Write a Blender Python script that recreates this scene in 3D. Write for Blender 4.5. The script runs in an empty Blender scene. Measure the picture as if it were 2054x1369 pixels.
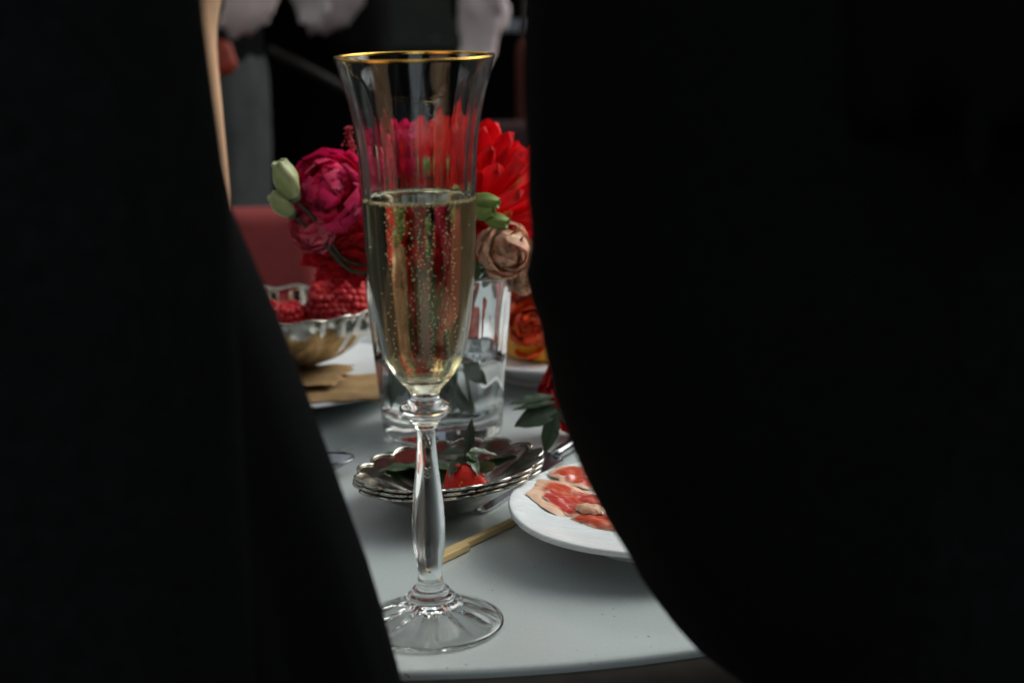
import bpy, bmesh, math, random
import numpy as np
from mathutils import Vector, Matrix, noise
S = bpy.context.scene
COL = S.collection
R = math.radians
PI = math.pi
rnd = random.Random(7)

# ------------------------------------------------------------------ camera
F = 3300.0
PITCH, ROLL = R(13.0), R(1.0)
CAM = Vector((0, 0, 1.01))
TABLE = 0.75
fw = Vector((0, math.cos(PITCH), -math.sin(PITCH)))
r0 = Vector((1, 0, 0)); u0 = Vector((0, math.sin(PITCH), math.cos(PITCH)))
rt = r0 * math.cos(ROLL) - u0 * math.sin(ROLL)
up = u0 * math.cos(ROLL) + r0 * math.sin(ROLL)
cd = bpy.data.cameras.new('camera'); cam = bpy.data.objects.new('camera', cd); COL.objects.link(cam)
m3 = Matrix((rt, up, -fw)).transposed()
cam.matrix_world = Matrix.Translation(CAM) @ m3.to_4x4()
cd.sensor_width = 36; cd.lens = F / 2054 * 36
cd.clip_start = 0.02; cd.clip_end = 400
cd.dof.use_dof = True; cd.dof.focus_distance = 0.722; cd.dof.aperture_fstop = 9.2
cd.dof.aperture_blades = 9
S.camera = cam

# ------------------------------------------------------------------ sky, sun, exposure
SUN_EL, SUN_AZ = R(40), R(62)           # azimuth from +Y, negative to the left
w = bpy.data.worlds.new('World'); S.world = w; w.use_nodes = True
nt = w.node_tree; bg = nt.nodes['Background']
sky = nt.nodes.new('ShaderNodeTexSky'); sky.sky_type = 'NISHITA'; sky.sun_disc = False
sky.sun_elevation = SUN_EL; sky.sun_rotation = SUN_AZ
sky.air_density = 1.0; sky.dust_density = 4.0; sky.ozone_density = 1.0
hs_ = nt.nodes.new('ShaderNodeHueSaturation'); hs_.inputs['Saturation'].default_value = .22      # thin even cloud
tn_ = nt.nodes.new('ShaderNodeMix'); tn_.data_type = 'RGBA'; tn_.blend_type = 'MULTIPLY'; tn_.inputs[0].default_value = 1; tn_.inputs[7].default_value = (.95, 1, .985, 1)
nt.links.new(sky.outputs[0], hs_.inputs['Color']); nt.links.new(hs_.outputs[0], tn_.inputs[6]); nt.links.new(tn_.outputs[2], bg.inputs[0]); bg.inputs[1].default_value = 0.15
sd = bpy.data.lights.new('sun', 'SUN'); sd.energy = 0.6; sd.angle = R(60); sd.color = (1, .95, .88)
so = bpy.data.objects.new('sun', sd); COL.objects.link(so)
sdir = Vector((math.sin(SUN_AZ) * math.cos(SUN_EL), math.cos(SUN_AZ) * math.cos(SUN_EL), math.sin(SUN_EL)))
so.rotation_euler = sdir.to_track_quat('Z', 'Y').to_euler(); so.location = sdir * 20
S.view_settings.view_transform = 'Standard'; S.view_settings.look = 'None'
S.view_settings.exposure = 0.75; S.view_settings.gamma = 1
cy = S.cycles
cy.max_bounces = 20; cy.transmission_bounces = 20; cy.glossy_bounces = 8; cy.diffuse_bounces = 4
cy.transparent_max_bounces = 16; cy.caustics_refractive = True; cy.caustics_reflective = True
cy.blur_glossy = 0.6; cy.sample_clamp_indirect = 6; cy.use_denoising = True

# ------------------------------------------------------------------ helpers
def ray(u, v):
    return fw + rt * ((u - 1027) / F) - up * ((v - 684.5) / F)
def P(u, v, y):                 # the point seen at photo pixel (u, v) at distance y
    d = ray(u, v); return CAM + d * (y / d.y)
def T(u, v, z=TABLE):           # the point seen at photo pixel (u, v) at height z
    d = ray(u, v); return CAM + d * ((z - CAM.z) / d.z)
def proj(p):
    q = Vector(p) - CAM; k = q.dot(fw)
    return 1027 + F * q.dot(rt) / k, 684.5 - F * q.dot(up) / k
def depth(p): return (Vector(p) - CAM).dot(fw)
def lerp(tab, t):
    if t <= tab[0][0]:
        return tab[0][1]
    for (a, x), (b, y) in zip(tab, tab[1:]):
        if t <= b: return x + (y - x) * (t - a) / (b - a)
    return tab[-1][1]

def thing(name, label, cat, loc=(0, 0, 0), rot=None, group=None):
    o = bpy.data.objects.new(name, None); COL.objects.link(o); o.empty_display_size = .02
    M = Matrix.Translation(Vector(loc))
    if rot is not None: M = M @ rot.to_4x4()
    o.matrix_world = M
    o['label'] = label; o['category'] = cat
    if group: o['group'] = group
    return o
def link(name, me, mat=None, parent=None, M=None):
    o = bpy.data.objects.new(name, me); COL.objects.link(o)
    if mat is not None and not me.materials: me.materials.append(mat)
    if parent is not None: o.parent = parent
    if M is not None: o.matrix_basis = M
    return o
def mk(name, verts, faces, mat=None, parent=None, smooth=True, M=None):
    me = bpy.data.meshes.new(name); me.from_pydata([tuple(v) for v in verts], [], faces); me.update()
    if smooth: me.polygons.foreach_set('use_smooth', [True] * len(me.polygons))
    return link(name, me, mat, parent, M)
def tag(o, label=None, cat=None, group=None, kind=None):
    if label: o['label'] = label
    if cat: o['category'] = cat
    if group: o['group'] = group
    if kind: o['kind'] = kind
    return o
def solid(o, t, off=0.0, sub=0, bev=0):
    if t:
        m = o.modifiers.new('thickness', 'SOLIDIFY'); m.thickness = t; m.offset = off
    if bev:
        m = o.modifiers.new('bevel', 'BEVEL'); m.width = bev; m.segments = 3; m.limit_method = 'ANGLE'
    if sub:
        m = o.modifiers.new('sub', 'SUBSURF'); m.levels = sub; m.render_levels = sub
    return o
def lathe(prof, n=64, fr=None, cap0=False, cap1=False):
    """prof: list of (r, z); fr(theta, i, r, z) -> (r, z)."""
    V, Fc = [], []
    for i, (r, z) in enumerate(prof):
        for k in range(n):
            th = 2 * PI * k / n
            rr, zz = fr(th, i, r, z) if fr else (r, z)
            V.append((rr * math.cos(th), rr * math.sin(th), zz))
    for i in range(len(prof) - 1):
        for k in range(n):
            a = i * n + k; b = i * n + (k + 1) % n
            Fc.append((a, b, b + n, a + n))
    if cap0: Fc.append(tuple(reversed(range(n))))
    if cap1: Fc.append(tuple(range((len(prof) - 1) * n, len(prof) * n)))
    return V, Fc
def tube(pts, rad, n=8, caps=True):
    pts = [Vector(p) for p in pts]
    if not hasattr(rad, '__len__'): rad = [rad] * len(pts)
    V, Fc = [], []
    ref = None
    for i, p in enumerate(pts):
        a = pts[max(i - 1, 0)]; b = pts[min(i + 1, len(pts) - 1)]
        t = (b - a).normalized()
        if ref is None: ref = t.orthogonal().normalized()
        ref = (ref - t * ref.dot(t)).normalized(); s = t.cross(ref)
        for k in range(n):
            th = 2 * PI * k / n
            V.append(p + (ref * math.cos(th) + s * math.sin(th)) * rad[i])
    for i in range(len(pts) - 1):
        for k in range(n):
            a = i * n + k; b = i * n + (k + 1) % n
            Fc.append((a, b, b + n, a + n))
    if caps:
        Fc.append(tuple(reversed(range(n)))); Fc.append(tuple(range((len(pts) - 1) * n, len(pts) * n)))
    return V, Fc
def spline(pts, m=6):
    pts = [Vector(p) for p in pts]; out = []
    q = [pts[0] * 2 - pts[1]] + pts + [pts[-1] * 2 - pts[-2]]
    for i in range(1, len(q) - 2):
        for k in range(m):
            t = k / m
            out.append(.5 * ((2 * q[i]) + (q[i + 1] - q[i - 1]) * t + (2 * q[i - 1] - 5 * q[i] + 4 * q[i + 1] - q[i + 2]) * t * t
                             + (3 * q[i] - q[i - 1] - 3 * q[i + 1] + q[i + 2]) * t ** 3))
    out.append(pts[-1]); return out
def join(parts):
    V, Fc = [], []
    for v, f in parts:
        n = len(V); V += list(v); Fc += [tuple(i + n for i in q) for q in f]
    return V, Fc
def local(o, pts):
    Mi = o.matrix_world.inverted(); return [Mi @ Vector(p) for p in pts]
def sheet(fn, nu, nv):
    V = [fn(i / (nu - 1), j / (nv - 1)) for j in range(nv) for i in range(nu)]
    Fc = [(j * nu + i, j * nu + i + 1, (j + 1) * nu + i + 1, (j + 1) * nu + i) for j in range(nv - 1) for i in range(nu - 1)]
    return V, Fc
def ico(sub):
    bm = bmesh.new(); bmesh.ops.create_icosphere(bm, subdivisions=sub, radius=1)
    V = [v.co.copy() for v in bm.verts]; Fc = [tuple(v.index for v in f.verts) for f in bm.faces]; bm.free(); return V, Fc
def axis_rot(d, spin=0):
    return Vector(d).normalized().to_track_quat('Z', 'Y').to_matrix() @ Matrix.Rotation(spin, 3, 'Z')

# ------------------------------------------------------------------ materials
def mat(name, c, rough=.5, metal=0, c2=None, nscale=20, ndetail=4, bump=0, bscale=None, spec=.5, trans=0, ior=1.5,
        translucent=0, sheen=0, coat=0, rvar=0, objvar=0, lo=.35, hi=.65, stretch=None, sss=0):
    m = bpy.data.materials.new(name); m.use_nodes = True
    N, L = m.node_tree.nodes, m.node_tree.links
    b = N['Principled BSDF']
    b.inputs['Base Color'].default_value = (*c, 1); b.inputs['Roughness'].default_value = rough
    b.inputs['Metallic'].default_value = metal; b.inputs['IOR'].default_value = ior
    b.inputs['Specular IOR Level'].default_value = spec
    b.inputs['Transmission Weight'].default_value = trans
    b.inputs['Coat Weight'].default_value = coat
    if sheen:
        b.inputs['Sheen Weight'].default_value = sheen; b.inputs['Sheen Roughness'].default_value = .4
        b.inputs['Sheen Tint'].default_value = (*[min(1, x * 1.5 + .02) for x in c], 1)
    if sss:
        b.inputs['Subsurface Weight'].default_value = sss; b.inputs['Subsurface Radius'].default_value = (.004, .0015, .001)
        b.inputs['Subsurface Scale'].default_value = 1
    tc = N.new('ShaderNodeTexCoord'); src = tc.outputs['Object']
    if stretch:
        mp = N.new('ShaderNodeMapping'); mp.inputs['Scale'].default_value = stretch
        L.new(src, mp.inputs[0]); src = mp.outputs[0]
    col = None
    if c2 is not None:
        n = N.new('ShaderNodeTexNoise'); n.inputs['Scale'].default_value = nscale; n.inputs['Detail'].default_value = ndetail
        L.new(src, n.inputs['Vector'])
        rp = N.new('ShaderNodeValToRGB'); rp.color_ramp.elements[0].position = lo; rp.color_ramp.elements[1].position = hi
        rp.color_ramp.elements[0].color = (*c, 1); rp.color_ramp.elements[1].color = (*c2, 1)
        L.new(n.outputs['Fac'], rp.inputs[0]); col = rp.outputs[0]
        if rvar:
            mr = N.new('ShaderNodeMapRange'); mr.inputs[3].default_value = rough; mr.inputs[4].default_value = rough + rvar
            L.new(n.outputs['Fac'], mr.inputs[0]); L.new(mr.outputs[0], b.inputs['Roughness'])
    if objvar:
        oi = N.new('ShaderNodeObjectInfo'); hs = N.new('ShaderNodeHueSaturation')
        mr = N.new('ShaderNodeMapRange'); mr.inputs[3].default_value = 1 - objvar; mr.inputs[4].default_value = 1 + objvar
        L.new(oi.outputs['Random'], mr.inputs[0]); L.new(mr.outputs[0], hs.inputs['Value'])
        if col is not None: L.new(col, hs.inputs['Color'])
        else: hs.inputs['Color'].default_value = (*c, 1)
        col = hs.outputs[0]
    if col is not None: L.new(col, b.inputs['Base Color'])
    if bump:
        n2 = N.new('ShaderNodeTexNoise'); n2.inputs['Scale'].default_value = bscale or nscale * 3; n2.inputs['Detail'].default_value = 5
        L.new(src, n2.inputs['Vector'])
        bp = N.new('ShaderNodeBump'); bp.inputs['Strength'].default_value = min(1, bump); bp.inputs['Distance'].default_value = .001
        L.new(n2.outputs['Fac'], bp.inputs['Height']); L.new(bp.outputs[0], b.inputs['Normal'])
    if translucent:
        tr = N.new('ShaderNodeBsdfTranslucent'); mx = N.new('ShaderNodeMixShader'); mx.inputs[0].default_value = translucent
        if col is not None: L.new(col, tr.inputs[0])
        else: tr.inputs[0].default_value = (*c, 1)
        L.new(b.outputs[0], mx.inputs[1]); L.new(tr.outputs[0], mx.inputs[2])
        L.new(mx.outputs[0], N['Material Output'].inputs[0])
    return m

M = {}
M['black'] = mat('black_cloth', (.0028, .0028, .0032), .85, c2=(.004, .004, .0045), nscale=300, bump=.5, bscale=1800, spec=.05, sheen=.04)
M['black2'] = mat('black_wool', (.0035, .0035, .004), .9, c2=(.006, .006, .0065), nscale=200, bump=.5, bscale=1200, spec=.05)
M['skin'] = mat('skin', (.78, .49, .30), .5, c2=(.72, .42, .25), nscale=40, bump=.15, bscale=500, sss=.15)
M['pale_skin'] = mat('pale_skin', (.70, .58, .56), .5, c2=(.64, .50, .48), nscale=40, bump=.15, bscale=500)
M['grey_cloth'] = mat('grey_cloth', (.046, .050, .049), .9, c2=(.030, .034, .033), nscale=30, bump=.4, bscale=900)
M['white_cloth'] = mat('white_cloth', (.58, .65, .76), .85, c2=(.50, .57, .68), nscale=30, bump=.3, bscale=700)
M['rust_cloth'] = mat('rust_cloth', (.11, .018, .006), .9, c2=(.08, .012, .004), nscale=25, bump=.4, bscale=700)
M['hair'] = mat('hair', (.03, .018, .01), .5, c2=(.05, .03, .018), nscale=80, bump=.6, bscale=300, stretch=(1, 1, .08))
M['shoe'] = mat('shoe_leather', (.012, .011, .011), .35, bump=.2, bscale=300)
M['lip'] = mat('lip', (.45, .16, .14), .4)
M['eye'] = mat('eye', (.75, .74, .72), .15, c2=(.72, .7, .69), nscale=20)
M['paving'] = mat('dark_paving', (.035, .036, .037), .8, c2=(.055, .056, .055), nscale=6, bump=.6, bscale=60)
M['hedge'] = mat('hedge_leaf', (.045, .07, .045), .55, c2=(.085, .115, .085), nscale=3, translucent=.2)
M['crown_leaf'] = mat('crown_leaf', (.016, .032, .010), .6, c2=(.03, .05, .018), nscale=3, translucent=.12, spec=.2)
M['bark'] = mat('bark', (.09, .07, .055), .9, c2=(.05, .04, .03), nscale=12, bump=.8, bscale=40, stretch=(4, 4, .6))
M['hedge_core'] = mat('hedge_twigs', (.03, .035, .025), .9, c2=(.02, .025, .018), nscale=8)
M['table_leg'] = mat('painted_steel', (.035, .03, .026), .5, c2=(.045, .04, .035), nscale=30)
M['edge_band'] = mat('table_edge', (.10, .085, .07), .6, c2=(.06, .05, .04), nscale=40)
M['gold'] = mat('gold', (.95, .58, .14), .16, 1, c2=(.85, .48, .10), nscale=500, bump=.1, bscale=900)
M['silver'] = mat('silver', (.62, .59, .53), .11, 1, c2=(.34, .32, .27), nscale=120, rvar=.14, bump=.12, bscale=220)
M['cut_silver'] = mat('cut_silver', (.70, .67, .60), .10, 1, c2=(.34, .32, .27), nscale=90, rvar=.15, bump=.9, bscale=75)
M['steel'] = mat('knife_steel', (.33, .33, .34), .16, 1, c2=(.26, .26, .27), nscale=60, rvar=.1)
M['porcelain'] = mat('porcelain', (.78, .80, .81), .22, c2=(.73, .75, .76), nscale=25, bump=.06, bscale=90, coat=.3)
M['ridged'] = mat('brushed_porcelain', (.74, .78, .79), .3, c2=(.66, .70, .72), nscale=60, bump=.85, bscale=110, stretch=(.5, 5, 3), coat=.3)
M['kraft'] = mat('kraft_paper', (.33, .205, .085), .8, c2=(.26, .155, .06), nscale=60, bump=.4, bscale=260)
M['bamboo'] = mat('bamboo', (.60, .44, .21), .55, c2=(.48, .33, .14), nscale=60, bump=.4, bscale=200, stretch=(1, 12, 12))
M['red_chair'] = mat('red_upholstery', (.23, .024, .022), .8, c2=(.18, .018, .017), nscale=30, bump=.4, bscale=500)
M['shaded_red'] = mat('shaded_red_upholstery', (.030, .002, .003), .8, c2=(.022, .0015, .0025), nscale=30, bump=.4, bscale=500)  # shading of the far red chair put into its base colour
M['brown_leather'] = mat('brown_leather', (.022, .015, .010), .6, c2=(.016, .011, .007), nscale=40)
M['magenta'] = mat('magenta_petal', (.92, .022, .17), .6, c2=(.72, .008, .085), nscale=90, bump=.5, bscale=160, translucent=.3, objvar=.3, stretch=(3, 1, 3))
M['pink'] = mat('pink_petal', (.90, .20, .27), .6, c2=(.85, .10, .17), nscale=70, bump=.4, bscale=160, translucent=.3, objvar=.2)
M['red'] = mat('red_petal', (.84, .007, .014), .55, c2=(.62, .005, .011), nscale=70, bump=.5, bscale=180, translucent=.3, objvar=.25, stretch=(4, .8, 4))
M['red_tip'] = mat('orange_petal', (.75, .17, .06), .55, c2=(.62, .06, .03), nscale=60, bump=.4, bscale=180, translucent=.3, objvar=.2)
M['dusty'] = mat('dusty_petal', (.80, .60, .40), .65, c2=(.72, .36, .25), nscale=60, bump=.5, bscale=160, translucent=.3, objvar=.25, lo=.4, hi=.7)
M['orange'] = mat('orange_flower_petal', (.80, .12, .008), .6, c2=(.62, .04, .006), nscale=50, bump=.4, bscale=160, translucent=.3, objvar=.35)
M['peach'] = mat('peach_petal', (.78, .30, .20), .6, c2=(.62, .16, .12), nscale=50, bump=.4, bscale=160, translucent=.3, objvar=.2)
M['celosia'] = mat('celosia_velvet', (.36, .003, .008), .9, c2=(.56, .007, .016), nscale=220, bump=1, bscale=900, sheen=.1, spec=.2)
M['astilbe'] = mat('astilbe_bead', (.28, .008, .02), .8, c2=(.42, .02, .04), nscale=300)
M['rasp'] = mat('raspberry_skin', (.44, .006, .010), .5, c2=(.32, .003, .008), nscale=90, sss=.15, objvar=.2, spec=.3)
M['fringe'] = mat('celosia_fringe', (.62, .012, .03), .8, c2=(.46, .006, .015), nscale=300)
M['seed'] = mat('strawberry_seed', (.52, .30, .06), .4)
M['straw'] = mat('strawberry_skin', (.62, .010, .006), .42, spec=.35, c2=(.50, .02, .005), nscale=120, bump=.8, bscale=260, sss=.2)
M['stem'] = mat('green_stem', (.075, .115, .045), .55, c2=(.05, .08, .03), nscale=90, bump=.3)
M['dark_stem'] = mat('dark_stem', (.03, .035, .016), .6, c2=(.045, .05, .022), nscale=90, bump=.3)
M['bud'] = mat('pale_bud', (.52, .54, .30), .55, c2=(.34, .39, .15), nscale=60, translucent=.2, bump=.3, stretch=(4, 4, .8))
M['green_bud'] = mat('green_bud', (.26, .36, .08), .5, c2=(.12, .20, .035), nscale=120, bump=.5, bscale=300, translucent=.15, stretch=(3, 3, .6))
M['leaf'] = mat('dark_leaf', (.020, .042, .018), .38, c2=(.034, .062, .026), nscale=60, bump=.5, bscale=150, translucent=.12, objvar=.35)
M['leaf2'] = mat('mid_leaf', (.05, .085, .035), .42, c2=(.075, .115, .045), nscale=60, bump=.5, bscale=150, translucent=.15, objvar=.3)
M['lean'] = mat('ham_lean', (.46, .028, .018), .25, c2=(.68, .27, .19), nscale=75, ndetail=10, lo=.46, hi=.80, bump=.6, bscale=140, stretch=(1, 2.4, 1), coat=.3, sss=.15)
M['lean2'] = mat('ham_lean_orange', (.50, .055, .018), .3, c2=(.66, .27, .16), nscale=60, ndetail=8, lo=.5, hi=.8, bump=.6, bscale=140, stretch=(1, 2.4, 1), coat=.3, sss=.15)
M['fat'] = mat('ham_fat', (.76, .54, .38), .3, c2=(.66, .32, .19), nscale=45, ndetail=8, bump=.6, bscale=150, coat=.3, sss=.2)
M['yellow'] = mat('yellow_glaze', (.68, .33, .008), .35, c2=(.6, .26, .006), nscale=40)
M['orange_bag'] = mat('orange_leather', (.30, .03, .006), .6, c2=(.24, .022, .006), nscale=60, bump=.3)

def blend_fat(m):
    N, L = m.node_tree.nodes, m.node_tree.links; b = N['Principled BSDF']
    at = N.new('ShaderNodeAttribute'); at.attribute_name = 'fat'
    n = N.new('ShaderNodeTexNoise'); n.inputs['Scale'].default_value = 70; n.inputs['Detail'].default_value = 8
    tc = N.new('ShaderNodeTexCoord'); L.new(tc.outputs['Object'], n.inputs['Vector'])
    rp = N.new('ShaderNodeValToRGB'); rp.color_ramp.elements[0].position = .35; rp.color_ramp.elements[1].position = .68
    rp.color_ramp.elements[0].color = (.78, .58, .42, 1); rp.color_ramp.elements[1].color = (.64, .31, .18, 1); L.new(n.outputs['Fac'], rp.inputs[0])
    ad = N.new('ShaderNodeMath'); ad.operation = 'MULTIPLY_ADD'; ad.inputs[1].default_value = .9; ad.inputs[2].default_value = -.45; L.new(n.outputs['Fac'], ad.inputs[0])
    su = N.new('ShaderNodeMath'); su.operation = 'ADD'; su.use_clamp = True; L.new(at.outputs['Fac'], su.inputs[0]); L.new(ad.outputs[0], su.inputs[1])
    mx = N.new('ShaderNodeMix'); mx.data_type = 'RGBA'; L.new(su.outputs[0], mx.inputs[0])
    L.new(b.inputs['Base Color'].links[0].from_socket, mx.inputs[6]); L.new(rp.outputs[0], mx.inputs[7]); L.new(mx.outputs[2], b.inputs['Base Color'])
blend_fat(M['lean']); blend_fat(M['lean2'])
def glass(name, ior, col=(1, 1, 1), rough=0):
    m = bpy.data.materials.new(name); m.use_nodes = True; N, L = m.node_tree.nodes, m.node_tree.links
    N.remove(N['Principled BSDF']); g = N.new('ShaderNodeBsdfGlass')
    g.inputs['Color'].default_value = (*col, 1); g.inputs['IOR'].default_value = ior; g.inputs['Roughness'].default_value = rough
    L.new(g.outputs[0], N['Material Output'].inputs[0]); return m
M['glass'] = glass('clear_glass', 1.5, (.985, .992, .99))
M['wine'] = glass('sparkling_wine', 1.34, (.99, .96, .82))
M['water'] = glass('water', 1.33, (.99, .995, .99))
M['bubble'] = glass('bubble', .76)
_N, _L = M['bubble'].node_tree.nodes, M['bubble'].node_tree.links
_d = _N.new('ShaderNodeBsdfDiffuse'); _d.inputs[0].default_value = (1, .86, .62, 1); _m = _N.new('ShaderNodeMixShader'); _m.inputs[0].default_value = .8
_L.new(_N['Glass BSDF'].outputs[0], _m.inputs[1]); _L.new(_d.outputs[0], _m.inputs[2]); _L.new(_m.outputs[0], _N['Material Output'].inputs[0])

# white table top: lacquer with faint wipe marks and rings
def table_mat():
    m = mat('white_lacquer', (.43, .475, .475), .2, c2=(.395, .44, .44), nscale=7, bump=.03, bscale=60, rvar=.12)
    N, L = m.node_tree.nodes, m.node_tree.links; b = N['Principled BSDF']
    src = b.inputs['Base Color'].links[0].from_socket
    n = N.new('ShaderNodeTexNoise'); n.inputs['Scale'].default_value = 700; n.inputs['Detail'].default_value = 6; n.inputs['Roughness'].default_value = .75
    tc = N.new('ShaderNodeTexCoord'); L.new(tc.outputs['Object'], n.inputs['Vector'])
    mr = N.new('ShaderNodeMapRange'); mr.inputs[1].default_value = .25; mr.inputs[2].default_value = .75
    mr.inputs[3].default_value = 1.07; mr.inputs[4].default_value = .90; L.new(n.outputs['Fac'], mr.inputs[0])
    mx = N.new('ShaderNodeMix'); mx.data_type = 'RGBA'; mx.blend_type = 'MULTIPLY'; mx.inputs[0].default_value = 1
    L.new(src, mx.inputs[6]); L.new(mr.outputs[0], mx.inputs[7])
    n3 = N.new('ShaderNodeTexNoise'); n3.inputs['Scale'].default_value = 420; n3.inputs['Detail'].default_value = 0; L.new(tc.outputs['Object'], n3.inputs['Vector'])
    m3_ = N.new('ShaderNodeMapRange'); m3_.inputs[1].default_value = .835; m3_.inputs[2].default_value = .86; m3_.inputs[3].default_value = 1; m3_.inputs[4].default_value = .35
    L.new(n3.outputs['Fac'], m3_.inputs[0])
    mx3 = N.new('ShaderNodeMix'); mx3.data_type = 'RGBA'; mx3.blend_type = 'MULTIPLY'; mx3.inputs[0].default_value = 1
    L.new(mx.outputs[2], mx3.inputs[6]); L.new(m3_.outputs[0], mx3.inputs[7]); mx = mx3
    # dried ring left by a plate: distance from a point on the table
    prev = mx.outputs[2]
    for (cx, cyy, rad, wd, amt) in ((.062, -.335, .088, .0012, .5), (.02, -.27, .16, .0008, .35)):
        vm = N.new('ShaderNodeVectorMath'); vm.operation = 'DISTANCE'; vm.inputs[1].default_value = (cx, cyy, 0)
        L.new(tc.outputs['Object'], vm.inputs[0])
        s1 = N.new('ShaderNodeMath'); s1.operation = 'SUBTRACT'; s1.inputs[1].default_value = rad; L.new(vm.outputs['Value'], s1.inputs[0])
        s2 = N.new('ShaderNodeMath'); s2.operation = 'ABSOLUTE'; L.new(s1.outputs[0], s2.inputs[0])
        m2 = N.new('ShaderNodeMapRange'); m2.inputs[1].default_value = 0; m2.inputs[2].default_value = wd
        m2.inputs[3].default_value = amt; m2.inputs[4].default_value = 0; L.new(s2.outputs[0], m2.inputs[0])
        mq = N.new('ShaderNodeMix'); mq.data_type = 'RGBA'; mq.inputs[7].default_value = (.6, .64, .64, 1)
        L.new(m2.outputs[0], mq.inputs[0]); L.new(prev, mq.inputs[6]); prev = mq.outputs[2]
    L.new(prev, b.inputs['Base Color'])
    return m
M['table'] = table_mat()

# ------------------------------------------------------------------ the setting
g = mk('ground', [(-150, -150, 0), (150, -150, 0), (150, 150, 0), (-150, 150, 0)], [(0, 1, 2, 3)], M['paving']); g['kind'] = 'structure'

def hedge(label, p0, p1, h, n, seed):
    rr = random.Random(seed)
    p0 = Vector(p0); p1 = Vector(p1); d = (p1 - p0); Ln = d.length; d.normalize(); nn = Vector((-d.y, d.x, 0))
    t = thing('hedge', label, 'hedge', p0)
    V = []
    nx, nz = 40, 14
    def fn(a, b):
        x = a * Ln; k = b * 2 - 1
        zz = h * .93 * (1 - abs(k) ** 3) + .01
        q = d * x + nn * (k * .35)
        q.z = zz
        return q + nn * .12 * noise.noise((x * 1.3, zz * 2, seed))
    v, f = sheet(fn, nx, nz); mk('twigs', v, f, M['hedge_core'], t)
    V, Fc = [], []
    for i in range(n):
        x = rr.random() * Ln; a = rr.random()
        zz = h * math.sqrt(rr.random()) if rr.random() < .85 else h
        side = -1 if rr.random() < .5 else 1
        off = side * (.33 + .10 * noise.noise((x * 1.5, zz * 2, seed + 3)) + rr.uniform(-.06, .07)) if zz < h * .96 else rr.uniform(-.35, .35)
        c = d * x + nn * off; c.z = zz + .10 * noise.noise((x * 2, 0, seed))
        s = rr.uniform(.03, .06)
        ax = Vector((rr.gauss(0, 1), rr.gauss(0, 1), rr.gauss(0, 1))).normalized(); b = ax.orthogonal().normalized(); c2 = ax.cross(b)
        k = len(V); V += [c - b * s, c + c2 * s * .45, c + b * s, c - c2 * s * .45]; Fc.append((k, k + 1, k + 2, k + 3))
    o = mk('foliage', V, Fc, M['hedge'], t, smooth=False); o['kind'] = 'stuff'
    return t
hedge('dim grey-green hedge far behind the table, blurred', (-5.5, 6.6, 0), (5.5, 7.0, 0), 3.3, 22000, 1)
hedge('unseen green hedge added at the left to darken reflections', (-4.6, -4, 0), (-4.6, 5.4, 0), 2.8, 6000, 2)  # side hedges are unseen, added to block low sky in reflections
hedge('unseen green hedge added at the right to darken reflections', (4.6, 5.4, 0), (4.6, -4, 0), 2.8, 6000, 3)

# the tree whose crown hangs over the table
def tree(label, base, cz, rx, ry, rz, off, n, seed):
    rr = random.Random(seed); t = thing('garden_tree', label, 'tree', base)
    c = Vector((off[0], off[1], cz))
    tp_ = spline([(0, 0, 0), (.04, .05, 1.2), (-.02, .15, 2.4), (off[0] * .25, off[1] * .3, cz - rz * .3)], 6)
    parts = [tube(tp_, [.20 - .10 * i / len(tp_) for i in range(len(tp_))], 12)]
    for k in range(9):
        a = 2 * PI * k / 9 + rr.uniform(-.2, .2); st_ = Vector((-.01 + off[0] * .1, .12 + off[1] * .1, 2.0 + .12 * k))
        e = c + Vector((rx * .8 * math.cos(a), ry * .8 * math.sin(a), rr.uniform(-.2, .3)))
        lp = spline([st_, st_.lerp(e, .5) + Vector((0, 0, .35)), e], 6); parts.append(tube(lp, [.075 - .06 * i / len(lp) for i in range(len(lp))], 8))
    v, f = join(parts); mk('trunk', v, f, M['bark'], t)
    V, Fc = [], []
    i = 0
    while i < n:
        q = Vector((rr.uniform(-1, 1), rr.uniform(-1, 1), rr.uniform(-1, 1)))
        if q.length > 1 or noise.noise(q * 3.2 + Vector((seed, 0, 0))) < -.42: continue
        i += 1; p = c + Vector((q.x * rx, q.y * ry, q.z * rz)); s = rr.uniform(.05, .085)
        ax = Vector((rr.gauss(0, 1), rr.gauss(0, 1), rr.gauss(0, 1.6))).normalized(); b = ax.orthogonal().normalized(); d = ax.cross(b)
        k = len(V); V += [p - b * s, p + d * s * .45, p + b * s, p - d * s * .45]; Fc.append((k, k + 1, k + 2, k + 3))
    o = mk('crown', V, Fc, M['crown_leaf'], t, smooth=False); o['kind'] = 'stuff'
tree('leafy tree beyond the table at the right, its crown leaning over the guests', (1.7, 4.5, 0), 4.0, 2.6, 2.1, .95, (-1.6, -.6), 34000, 5)

# round table
TC = Vector((-.040, .577 + .375, 0)); TR = .375
t = thing('round_table', 'round white lacquered table laid with glass, plates and flowers', 'table', TC)
prof = [(0.0001, .750), (TR - .03, .750), (TR - .004, .750), (TR - .0024, .7500), (TR - .0012, .7497), (TR - .0004, .7490), (TR, .7480), (TR, .7462)]
v, f = lathe(prof[:], 160); top = mk('tabletop', v, f, M['table'], t)
v, f = lathe([(TR - .0005, .746), (TR + .0006, .7445), (TR + .0006, .729), (TR - .004, .726), (.03, .726)], 160); mk('edge_band', v, f, M['edge_band'], t)
v, f = lathe([(.12, .726), (.12, .716), (.034, .71), (.03, .69), (.03, .06), (.05, .035), (.22, .018), (.225, .004), (.225, .0)], 48); mk('pedestal', v, f, M['table_leg'], t)

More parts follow.
